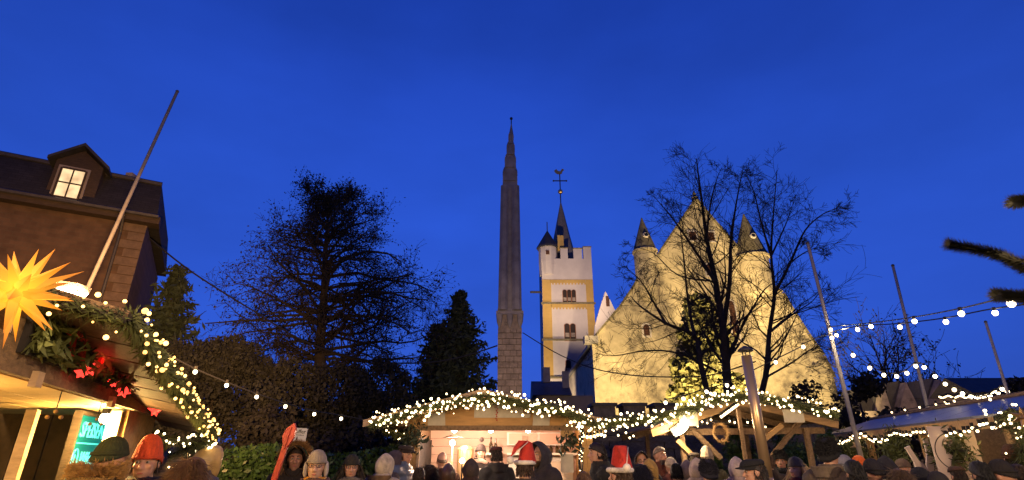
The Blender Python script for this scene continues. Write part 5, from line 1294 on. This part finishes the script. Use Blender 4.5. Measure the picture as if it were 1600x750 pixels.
def santa(u, v):
    a = u * 2 * math.pi; r = (1 - v) ** .8 * (1 if v < .55 else 1) + .06 * v
    bend = max(0, v - .5); p = HC + Vector((math.cos(a) * .088 * r, .012 + math.sin(a) * .106 * r, .05 + .27 * min(v, .62) / .62 * .8))
    p += Vector((-.02 + bend * .26, bend * .34, -bend * bend * .42 - bend * .12)); p += Vector((1, 1, .6)) * (.008 * noise.noise(p * 16)); return p
HG['santa'] = mesh_of(shell(santa, 28, 18, .004), 'santa_hat')
def trim(rx, ry, z, r, n=36, amp=.25):
    b = MB(); pts = [HC + Vector((math.cos(a) * rx, .012 + math.sin(a) * ry, z)) for a in [k * 6.2832 / n for k in range(n + 1)]]
    b.tube(pts, [r * (1 + amp * .5 * noise.noise(Vector((k * .9, 1, rx)))) for k in range(n)] + [r * (1 + amp * .5 * noise.noise(Vector((0, 1, rx))))], 8, False); return b
HG['santatrim'] = mesh_of(trim(.087, .106, .052, .021), 'trim')
HG['brim'] = mesh_of(trim(.086, .106, .040, .013, 36, .1), 'brim')
HG['pompom'] = mesh_of(MB().ball(HC + Vector((0, .01, .215)), .042, 12, 9), 'pompom')
sp = santa(.25, 1.0)
b = MB().ball(sp + Vector((0, .012, -.03)), .034, 12, 9); HG['santapom'] = mesh_of(b, 'pompom')
HG['santacord'] = mesh_of(MB().tube([santa(.25, .55) + Vector((-.03, .0, .0)), sp + Vector((0, .01, -.01))], .004, 5), 'cord')
def peak(): 
    b = MB(); n = 10; top = []; 
    for k in range(n + 1):
        a = math.pi + math.pi * k / n; top.append((math.cos(a), math.sin(a)))
    inn = [HC + Vector((x * .085, .012 + y * .105, .052)) for x, y in top]; out = [HC + Vector((x * .088, -.02 + y * .155, .036 - .012 * abs(x))) for x, y in top]
    v = inn + out + [p + Vector((0, 0, .008)) for p in inn] + [p + Vector((0, 0, .008)) for p in out]; m = n + 1
    f = [(i, i + 1, m + i + 1, m + i) for i in range(n)] + [(2 * m + i, 3 * m + i, 3 * m + i + 1, 2 * m + i + 1) for i in range(n)] + [(m + i, m + i + 1, 3 * m + i + 1, 3 * m + i) for i in range(n)]
    b.add(v, f); return b
HG['peak'] = mesh_of(peak(), 'peak')
HG['flatcap'] = mesh_of(shell(lambda u, v: HC + Vector((math.cos(u * 6.283) * .092 * math.cos(v * 1.57) ** .45, .0 + math.sin(u * 6.283) * .122 * math.cos(v * 1.57) ** .45 - .012 * (1 - v), .065 + .062 * math.sin(v * 1.57) + .018 * math.sin(u * 6.283) * (1 - v))), 32, 8), 'flat_cap')
def tuft(center_fn, n, l, w, seed):
    r_ = random.Random(seed); b = MB()
    for _ in range(n):
        p, d = center_fn(r_); s = d.orthogonal().normalized(); s.rotate(Matrix.Rotation(r_.random() * 6.28, 3, d)); q = p + d * l * r_.uniform(.6, 1.3) + Vector((0, 0, -.15 * l)); b.add([p - s * w, p + s * w, q], [(0, 1, 2)])
    return b
def furring(w, h, y, n, l):
    def f(r_):
        a = r_.uniform(-.75, math.pi + .75); p = HC + Vector((math.cos(a) * w, y + r_.uniform(-.02, .03), math.sin(a) * h)); d = Vector((math.cos(a), -.35, math.sin(a))) + Vector((r_.gauss(0, .45), r_.gauss(0, .45), r_.gauss(0, .45))); return p, d.normalized()
    return tuft(f, n, l, .004, 5)
HG['furtrim'] = mesh_of(furring(.124, .145, -.09, 2600, .045), 'fur_trim', False)
HG['bigfur'] = mesh_of(furring(.132, .152, -.10, 3400, .07), 'fur_trim', False)
HG['furcollar'] = mesh_of(tuft(lambda r_: (lambda a: (Vector((math.cos(a) * .145, .05 + math.sin(a) * .11, 1.565 + r_.gauss(0, .022))), (Vector((math.cos(a), math.sin(a), .7)) + Vector((r_.gauss(0, .4), r_.gauss(0, .4), r_.gauss(0, .4)))).normalized()))(r_.uniform(-.5, 3.64)), 2600, .05, .004, 15), 'fur_trim', False)
HG['ushanka'] = mesh_of(shell(cap_fn(.098, .116, .155, .035, .10, .02), 40, 10), 'fur_hat')
HG['ushankafur'] = mesh_of(tuft(lambda r_: (lambda a, v: (HC + Vector((math.cos(a) * .096 * math.cos(v) ** .7, .012 + math.sin(a) * .115 * math.cos(v) ** .7, .03 - .04 * max(0, math.sin(a)) + .13 * math.sin(v))), (Vector((math.cos(a), math.sin(a), .4 * v)) + Vector((r_.gauss(0, .4), r_.gauss(0, .4), r_.gauss(0, .4)))).normalized()))(r_.uniform(0, 6.28), r_.uniform(0, 1.4)), 1800, .03, .004, 8), 'fur', False)
HG['earflaps'] = {q: mesh_of(MB().ball(HC + Vector((q * .09, .0, -.02)), (.022, .042, .07), 12, 10), 'earflap') for q in (-1, 1)}
def longhair(l, w=.1, n=900, frizz=.2, seed=3, wd=.0045):
    def f(r_):
        a = r_.uniform(-.25, math.pi + .25); z = r_.uniform(-.05, .12); k = math.cos(max(0, z) / .14 * 1.4) ** .6
        p = HC + Vector((math.cos(a) * w * k * .92, .012 + math.sin(a) * .11 * k, z)); d = Vector((math.cos(a) * .25, math.sin(a) * .25, -1)) + Vector((r_.gauss(0, frizz), r_.gauss(0, frizz), r_.gauss(0, frizz))); return p, d.normalized()
    return tuft(f, n, l, wd, seed)
HG['longhair'] = mesh_of(longhair(.27), 'long_hair', False)
HG['frizz'] = mesh_of(longhair(.10, .105, 4200, .6, 9, .0028), 'long_hair', False)
HG['strands'] = mesh_of(longhair(.03, .082, 1300, .25, 4), 'strands', False)
def specs():
    b = MB()
    for s in (-1, 1):
        b.tube([HC + Vector((s * .032 + .022 * math.cos(a), -.096, .012 + .017 * math.sin(a))) for a in [k * .5236 for k in range(13)]], .0022, 5); b.tube([HC + Vector((s * .054, -.095, .016)), HC + Vector((s * .082, .0, .014))], .002, 4)
    b.tube([HC + Vector((-.011, -.1, .014)), HC + Vector((.011, -.1, .014))], .0022, 4); return b
HG['glasses'] = mesh_of(specs(), 'glasses')
HG['eye'] = {s: mesh_of(MB().ball(HC + Vector((s * .032, -.077, .010)), (.0125, .010, .009), 10, 8), 'eye') for s in (-1, 1)}
HG['iris'] = {s: mesh_of(MB().ball(HC + Vector((s * .032, -.0855, .010)), (.0055, .0035, .0055), 8, 6), 'iris') for s in (-1, 1)}
HG['brow'] = {s: mesh_of(MB().tube([HC + Vector((s * .014, -.0935, .034)), HC + Vector((s * .034, -.088, .040)), HC + Vector((s * .052, -.075, .036))], [.004, .0045, .002], 5), 'eyebrow') for s in (-1, 1)}
HG['lips'] = mesh_of(MB().ball(HC + Vector((0, -.089, -.0625)), (.022, .006, .007), 10, 6), 'lips')
HG['beard'] = mesh_of(tuft(lambda r_: (lambda a, z: (HC + Vector((math.sin(a) * .064, -.035 - math.cos(a) * .052, z)), Vector((math.sin(a), -math.cos(a), -.9)).normalized()))(r_.uniform(-1.5, 1.5), r_.uniform(-.115, -.055)), 700, .022, .004, 6), 'beard', False)
HG['scarf'] = mesh_of(MB().tube([Vector((.105 * math.cos(a), .012 + .105 * math.sin(a), 1.505 + .01 * math.sin(a * 3))) for a in [k * .3307 for k in range(20)]], .036, 10), 'scarf')
HG['collar'] = mesh_of(shell(lambda u, v: Vector((math.cos(u * 6.283) * (.125 - .012 * v), .02 + math.sin(u * 6.283) * (.115 - .005 * v), 1.47 + .085 * v)), 28, 6, .014), 'collar')
HG['mug'] = mesh_of(MB().lathe([(.036, 0), (.04, .1), (.035, .1), (.032, .01)], (0, -.34, 1.15), 16), 'mug')

PM = {}
def pm(kind, col):
    key = (kind, col)
    if key not in PM:
        if kind == 'skin':
            m = mat('skin_tone', col, .5, .10, 22, .08, 90); m.node_tree.nodes['Principled BSDF'].inputs['Subsurface Weight'].default_value = .08
        elif kind == 'fur': m = mat('fur_tone', col, .95, .45, 30)
        elif kind == 'hair': m = mat('hair_tone', col, .6, .4, 26, .4, 120, stretch=(1, 1, .25))
        elif kind == 'puffer': m = mat('puffer_fabric', col, .42, .22, 9, .15, 30)
        else: m = mat('wool_fabric', col, .9, .38, 11, .6, 90)
        PM[key] = m
    return PM[key]
SK = (.52, .28, .19); SK2 = (.44, .22, .14); HB = (.03, .018, .012); BLACK = (.012, .012, .014)
def slot(o, m): o.material_slots[0].link = 'OBJECT'; o.material_slots[0].material = m
count = [0]
def person(px, py, D, face, label, coat=BLACK, ctype='plain', pose='down', head=(), skin=SK, hair=HB, lean=0, tilt=0, trousers=(.02, .02, .028), zoff=0.0, group=None):
    hh = 1.755
    names = [h[0] for h in head]
    for n_, e in (('santa', .06), ('tallbeanie', .07), ('beanie', .03), ('bighood', .035), ('hood', .02), ('flatcap', .02), ('pompom', .11), ('ushanka', .05)):
        if n_ in names: hh = 1.755 + e if n_ != 'pompom' else 1.755 + .11
    top = P(px, py, D); s = min(1.13, max(.84, top.z / hh))
    drop = max(-.5, min(.25, top.z - hh * s))
    t = thing('person', label, 'person', (0, 0, 0), group); count[0] += 1
    t.location = (top.x, D, 0); t.rotation_euler = (R(lean), R(tilt), R(face)); t.scale = (s, s, s)
    def add(name, me, m):
        o = bpy.data.objects.new(name, me); C.objects.link(o); o.parent = t; slot(o, m); ROOT[o.name] = Matrix(); return o
    body = add('body', BODY[pose], pm('skin', skin))
    bald = 'bald' in names; front = abs(((face + 180) % 360) - 180) < 125
    ck = 'puffer' if ctype == 'puffer' else 'wool'
    add('coat', COAT[(pose, ctype)], pm(ck, coat)); add('trousers', TROU, pm('wool', trousers))
    for q in (-1, 1): add('shoe', SHOE[q], pm('puffer', BLACK))
    if front:
        for q in (-1, 1):
            e = add('eye', HG['eye'][q], pm('skin', (.34, .30, .27))); i = add('iris', HG['iris'][q], pm('puffer', (.02, .014, .01))); i.parent = e
            add('eyebrow', HG['brow'][q], pm('hair', hair))
        add('lips', HG['lips'], pm('skin', (.36, .11, .09)))
    for h in head:
        n_ = h[0]; col = h[1] if len(h) > 1 else hair
        if n_ == 'bald': continue
        kind = 'hair' if n_ in ('hair', 'thinhair', 'longhair', 'frizz', 'strands', 'beard') else 'fur' if n_ in ('furtrim', 'bigfur', 'ushankafur', 'furcollar') else 'puffer' if n_ in ('glasses', 'mug') or (ctype == 'puffer' and 'hood' in n_) else 'wool'
        m = M['redcloth'] if n_ == 'santa' else M['fur'] if n_ in ('santatrim', 'santapom') else pm(kind, col)
        if n_ == 'earflaps':
            for q in (-1, 1): add('earflap', HG['earflaps'][q], m)
            continue
        hat = any(x in names for x in ('beanie', 'tallbeanie', 'santa', 'flatcap', 'ushanka', 'hood', 'bighood'))
        add(HG[n_].name.split('.')[0], HG['thinhair'] if n_ == 'hair' and hat else HG[n_], m)
        if n_ == 'santa':
            for q in ('santatrim', 'santapom', 'santacord'): add(HG[q].name.split('.')[0], HG[q], M['fur'])
        if n_ in ('beanie', 'tallbeanie'): add('brim', HG['brim'], pm('wool', tuple(c * .85 for c in col)))
        if n_ == 'hair': add('strands', HG['strands'], pm('hair', col))
        if n_ == 'ushanka': add('fur', HG['ushankafur'], pm('fur', col))
    return t
GREY = (.16, .14, .13); BEIGE = (.48, .40, .30); NAVY = (.018, .022, .045); OLIVE = (.075, .065, .03); BROWN = (.10, .06, .035)
person(178, 681, 3.9, 172, 'person in olive parka with dark green hood and tan fur trim seen from behind', OLIVE, 'parka', 'down', [('beanie', (.035, .045, .02)), ('furcollar', (.42, .25, .10)), ('hooddown', (.16, .10, .045))])
person(240, 680, 4.2, 16, 'person in bright red-orange knitted hat looking down, dark navy coat', NAVY, 'plain', 'mug', [('tallbeanie', (.62, .075, .025)), ('hair', HB), ('scarf', (.05, .02, .02))], skin=SK)
person(300, 717, 3.8, 165, 'person with frizzy light-brown hair seen from behind at bottom left', (.05, .035, .03), 'plain', 'down', [('hair', (.16, .085, .04)), ('frizz', (.15, .08, .04))], hair=(.16, .085, .04))
person(270, 699, 6.2, 200, 'person in pale grey-brown hood behind the red-orange hat', (.15, .12, .10), 'parka', 'down', [('hood', (.22, .17, .12)), ('hooddown', (.18, .14, .11))])
person(326, 695, 5.9, 150, 'person with crinkled gold and silver-blue quilted hood', (.12, .10, .10), 'puffer', 'down', [('bighood', (.55, .36, .13)), ('hooddown', (.16, .18, .26))])
person(464, 695, 6.6, 22, 'person in dark jacket with wide brown fur-edged hood around a shadowed face', (.03, .022, .018), 'parka', 'down', [('bighood', (.035, .022, .014)), ('bigfur', (.24, .125, .045)), ('hair', HB)], skin=SK2)
person(498, 702, 5.3, 12, 'woman with glasses, pale knitted ear-flap hat and mustard-yellow jacket', (.60, .27, .025), 'puffer', 'mug', [('beanie', (.34, .28, .23)), ('earflaps', (.42, .36, .32)), ('glasses', (.03, .02, .02)), ('hair', (.10, .05, .03)), ('scarf', (.14, .07, .05))], skin=(.60, .36, .25))
person(551, 709, 6.5, 16, 'person with glasses and black knitted hat, grey scarf, facing the camera', BLACK, 'plain', 'down', [('beanie', (.02, .018, .016)), ('glasses', BLACK), ('scarf', (.16, .13, .11)), ('longhair', HB), ('hair', HB)])
person(600, 709, 7.0, 165, 'person in cream hood with brown back panel left of the blue puffer jacket', (.42, .35, .30), 'parka', 'down', [('hood', (.52, .43, .33)), ('hooddown', (.15, .09, .05))])
person(632, 694, 8.6, 72, 'man in dark flat cap and shiny blue-grey puffer jacket facing right', (.10, .13, .20), 'puffer', 'mug', [('flatcap', (.035, .022, .018)), ('peak', (.03, .02, .018)), ('hair', HB), ('hooddown', (.08, .10, .16))])
person(614, 704, 8.5, 120, 'person in purplish grey coat squeezed behind the flat cap', (.07, .055, .07), 'plain', 'down', [('hood', (.08, .06, .075))])
person(692, 707, 8.3, 190, 'man with close-cropped hair seen from behind before the bright kitchen', (.09, .035, .02), 'plain', 'down', [('thinhair', (.13, .07, .04))], skin=SK)
person(672, 727, 8.0, 168, 'person with dark bushy hair and brown coat at the lower left of the middle stall', (.055, .03, .02), 'plain', 'down', [('hair', HB), ('frizz', (.035, .02, .014))])
person(700, 724, 7.5, 180, 'person with brown ruffled fur collar in front of the cropped-hair man', (.06, .028, .02), 'puffer', 'down', [('hood', (.075, .04, .025)), ('hooddown', (.09, .05, .03))])
person(736, 716, 7.8, 182, 'person in round brown hood silhouetted by the glaring counter lamp', (.045, .022, .02), 'plain', 'down', [('bighood', (.06, .04, .035))])
person(741, 685, 10.7, 8, 'woman serving in the kitchen in dark bobble hat and black jacket', (.022, .02, .022), 'plain', 'mug', [('beanie', (.045, .035, .035)), ('pompom', (.05, .035, .035)), ('scarf', (.55, .42, .36)), ('hair', HB)], skin=(.62, .38, .28), tilt=4)
person(776, 696, 8.6, 205, 'man in dark red-black cap and dark coat seen from behind at the counter', (.035, .028, .026), 'plain', 'down', [('flatcap', (.06, .012, .012)), ('hair', HB), ('hooddown', (.04, .032, .03))])
person(820, 700, 5.4, 172, 'person in red Santa hat with white trim, left one with bobble hanging behind', (.03, .02, .02), 'plain', 'down', [('santa',), ('hair', (.05, .028, .018))])
person(846, 690, 7.2, -52, 'person in tall dark pointed hood partly hidden by the Santa hat', (.03, .024, .03), 'parka', 'down', [('bighood', (.035, .03, .04)), ('beard', (.10, .06, .03))], skin=SK)
person(934, 693, 7.6, -80, 'man with short dark hair in profile facing left, black coat with high collar', BLACK, 'plain', 'down', [('hair', (.018, .012, .01)), ('collar', (.018, .016, .018))], skin=SK)
person(912, 738, 6.5, 175, 'person whose brown hair just shows at the bottom beside the stall post', (.07, .04, .03), 'plain', 'down', [('hair', (.14, .075, .045)), ('longhair', (.14, .075, .045))])
person(968, 709, 4.7, 215, 'person in red Santa hat, right one with wide white band', (.04, .02, .02), 'plain', 'down', [('santa',), ('hair', (.06, .035, .02))])
person(1001, 705, 8.0, -5, 'person with dark hood edged in white and thin glasses', (.03, .022, .022), 'plain', 'down', [('hood', (.03, .02, .022)), ('glasses', BLACK)], skin=SK)
person(1013, 717, 7.0, 160, 'person in mustard-yellow hood among the crowd', (.46, .27, .05), 'parka', 'down', [('hood', (.50, .30, .07)), ('hooddown', (.46, .27, .05))])
person(1000, 726, 6.5, 170, 'person with blue-black curly hair beside the right Santa hat', NAVY, 'puffer', 'down', [('hair', (.014, .014, .028)), ('frizz', (.014, .014, .028))])
person(1028, 698, 8.9, 38, 'balding bearded man with rusty coat looking to the right', (.16, .055, .03), 'plain', 'down', [('thinhair', (.16, .12, .09)), ('beard', (.22, .17, .13)), ('collar', (.16, .055, .03))], skin=(.50, .27, .18))
person(1048, 714, 8.6, 185, 'person in small cream knitted hat behind a dark-haired head', (.16, .05, .03), 'plain', 'down', [('beanie', (.50, .41, .30))])
person(1056, 725, 7.4, 170, 'person with black hair and pinkish coat below the cream knitted hat', (.34, .20, .16), 'plain', 'down', [('hair', BLACK), ('strands', BLACK)])
person(1073, 719, 7.4, 168, 'person in grey-brown hood left of the cream hood', (.17, .13, .12), 'parka', 'down', [('hood', (.20, .155, .14))])
person(1086, 716, 7.0, 150, 'person in cream hood next to the big navy hat', (.45, .36, .29), 'parka', 'down', [('hood', (.54, .43, .34))])
person(1105, 716, 6.5, 180, 'person in big round navy-black fur hat from behind', NAVY, 'parka', 'down', [('ushanka', (.016, .016, .03)), ('hooddown', (.03, .025, .03))])
person(1103, 697, 9.0, 180, 'person in tall beige knitted hat standing near the pavilion', OLIVE, 'plain', 'down', [('tallbeanie', (.44, .35, .24))])
person(1084, 706, 9.2, 150, 'person with dark cap beneath the left pavilion brace', BROWN, 'plain', 'down', [('flatcap', (.03, .02, .016)), ('hair', HB)])
person(1148, 714, 7.0, 150, 'person in pale pinkish hood left of the dark peaked cap', (.40, .30, .27), 'parka', 'down', [('hood', (.52, .42, .38))])
person(1178, 715, 5.6, -100, 'man in black peaked cap and pale quilted coat facing left', (.30, .24, .26), 'puffer', 'down', [('flatcap', BLACK), ('peak', BLACK), ('hair', (.03, .024, .024)), ('hooddown', (.34, .27, .27))], skin=SK)
person(1217, 702, 8.8, -30, 'person in bushy black fur hat and black coat behind the steel flue', BLACK, 'plain', 'down', [('ushanka', (.02, .018, .018)), ('scarf', BLACK)], skin=SK2)
person(1243, 713, 7.0, -66, 'woman with long blond hair and grey knitted hat looking left', (.14, .10, .08), 'plain', 'down', [('beanie', (.13, .12, .09)), ('longhair', (.50, .36, .22)), ('hair', (.50, .36, .22)), ('scarf', (.10, .02, .02))], hair=(.3, .2, .12), skin=(.60, .36, .26))
person(1288, 682, 6.0, 128, 'big man in black fur cap and mottled grey-brown hooded coat turned right', (.13, .098, .07), 'parka', 'down', [('ushanka', BLACK), ('thinhair', (.05, .03, .02)), ('hooddown', (.17, .13, .09))], skin=SK, lean=0)
person(1318, 710, 7.0, 160, 'person in small grey knitted hat right of the black fur cap', GREY, 'plain', 'down', [('beanie', (.26, .25, .27))])
person(1341, 711, 8.0, 175, 'person in bright orange knitted hat among dark coats', (.04, .03, .04), 'plain', 'down', [('beanie', (.72, .13, .02))])
person(1333, 720, 5.5, 178, 'person in dark purple coat with black hair', (.035, .012, .05), 'puffer', 'down', [('hair', BLACK), ('collar', (.03, .012, .045))])
person(1362, 716, 5.8, 185, 'person in black hat and black coat right of the purple coat', BLACK, 'plain', 'down', [('beanie', (.016, .014, .018))])
person(1384, 713, 6.0, 165, 'person in black hood edged with a pale stripe', (.018, .016, .02), 'parka', 'down', [('hood', (.02, .018, .02)), ('collar', (.34, .30, .24))])
person(1406, 716, 8.0, 20, 'person with grey-brown hat facing the camera near the bottle-shaped boards', (.05, .035, .03), 'plain', 'down', [('beanie', (.12, .08, .06)), ('scarf', (.2, .1, .07))], skin=SK2)
person(1404, 734, 5.5, 172, 'person with light-brown hair low in front of the bottle-shaped boards', (.02, .018, .022), 'plain', 'down', [('hair', (.12, .08, .055)), ('frizz', (.10, .065, .045))])
person(1442, 731, 5.5, 185, 'person in black hood in front of the upright bottle-shaped board', BLACK, 'parka', 'down', [('hood', BLACK)])
person(1530, 722, 5.4, 178, 'person with black hair and wide black coat right of the emblem sign', BLACK, 'parka', 'down', [('hair', BLACK)])
person(1562, 717, 5.3, 200, 'person in black knitted hat and dark brown coat near the right edge', (.025, .018, .015), 'parka', 'down', [('beanie', (.018, .015, .015))])
person(1577, 693, 6.3, 150, 'person in round brown felt hat standing at the right stall end', (.06, .04, .025), 'plain', 'down', [('beanie', (.13, .055, .025)), ('hair', HB)])
person(1494, 727, 7.0, 170, 'person in rusty-brown hat in front of the emblem sign', (.22, .08, .045), 'plain', 'down', [('flatcap', (.07, .035, .025)), ('hair', HB), ('hooddown', (.25, .10, .06))])
person(1198, 709, 8.0, 175, 'person with brown hair and dark coat close to the right side of the steel flue', (.05, .035, .025), 'plain', 'down', [('hair', (.10, .06, .035))])
person(1464, 736, 5.2, 180, 'person in black knitted hat directly below the emblem sign', BLACK, 'parka', 'down', [('beanie', (.02, .018, .02))])
person(1592, 727, 5.4, 185, 'person with dark brown hair cut by the right edge of the photo', (.03, .02, .016), 'parka', 'down', [('hair', (.045, .028, .018))])
person(655, 731, 7.4, 170, 'person in dark red coat with black hair low beside the shiny puffer jacket', (.10, .02, .022), 'parka', 'down', [('hair', HB), ('hooddown', (.08, .018, .02))])
# the red stocking by the far corner post
p = P(219, 662, 5.3); so = [(-.05, .16), (.05, .16), (.05, .0), (.07, -.06), (.17, -.17), (.15, -.23), (.08, -.22), (-.03, -.1), (-.05, 0)]
t = thing('christmas_stocking', 'red felt stocking with dark cuff hanging beside the far corner post of the left stall', 'stocking', p)
MB().prism([p + Vector((x, 0, z)) for x, z in so], (0, .05, 0)).build('sock', M['redcloth'], t); MB().box(p + Vector((0, .025, .18)), (.13, .08, .08)).build('cuff', M['cloth'], t); MB().tube([p + Vector((0, .02, .2)), p + Vector((.02, .1, .34))], .004, 4).build('loop', M['cable'], t)
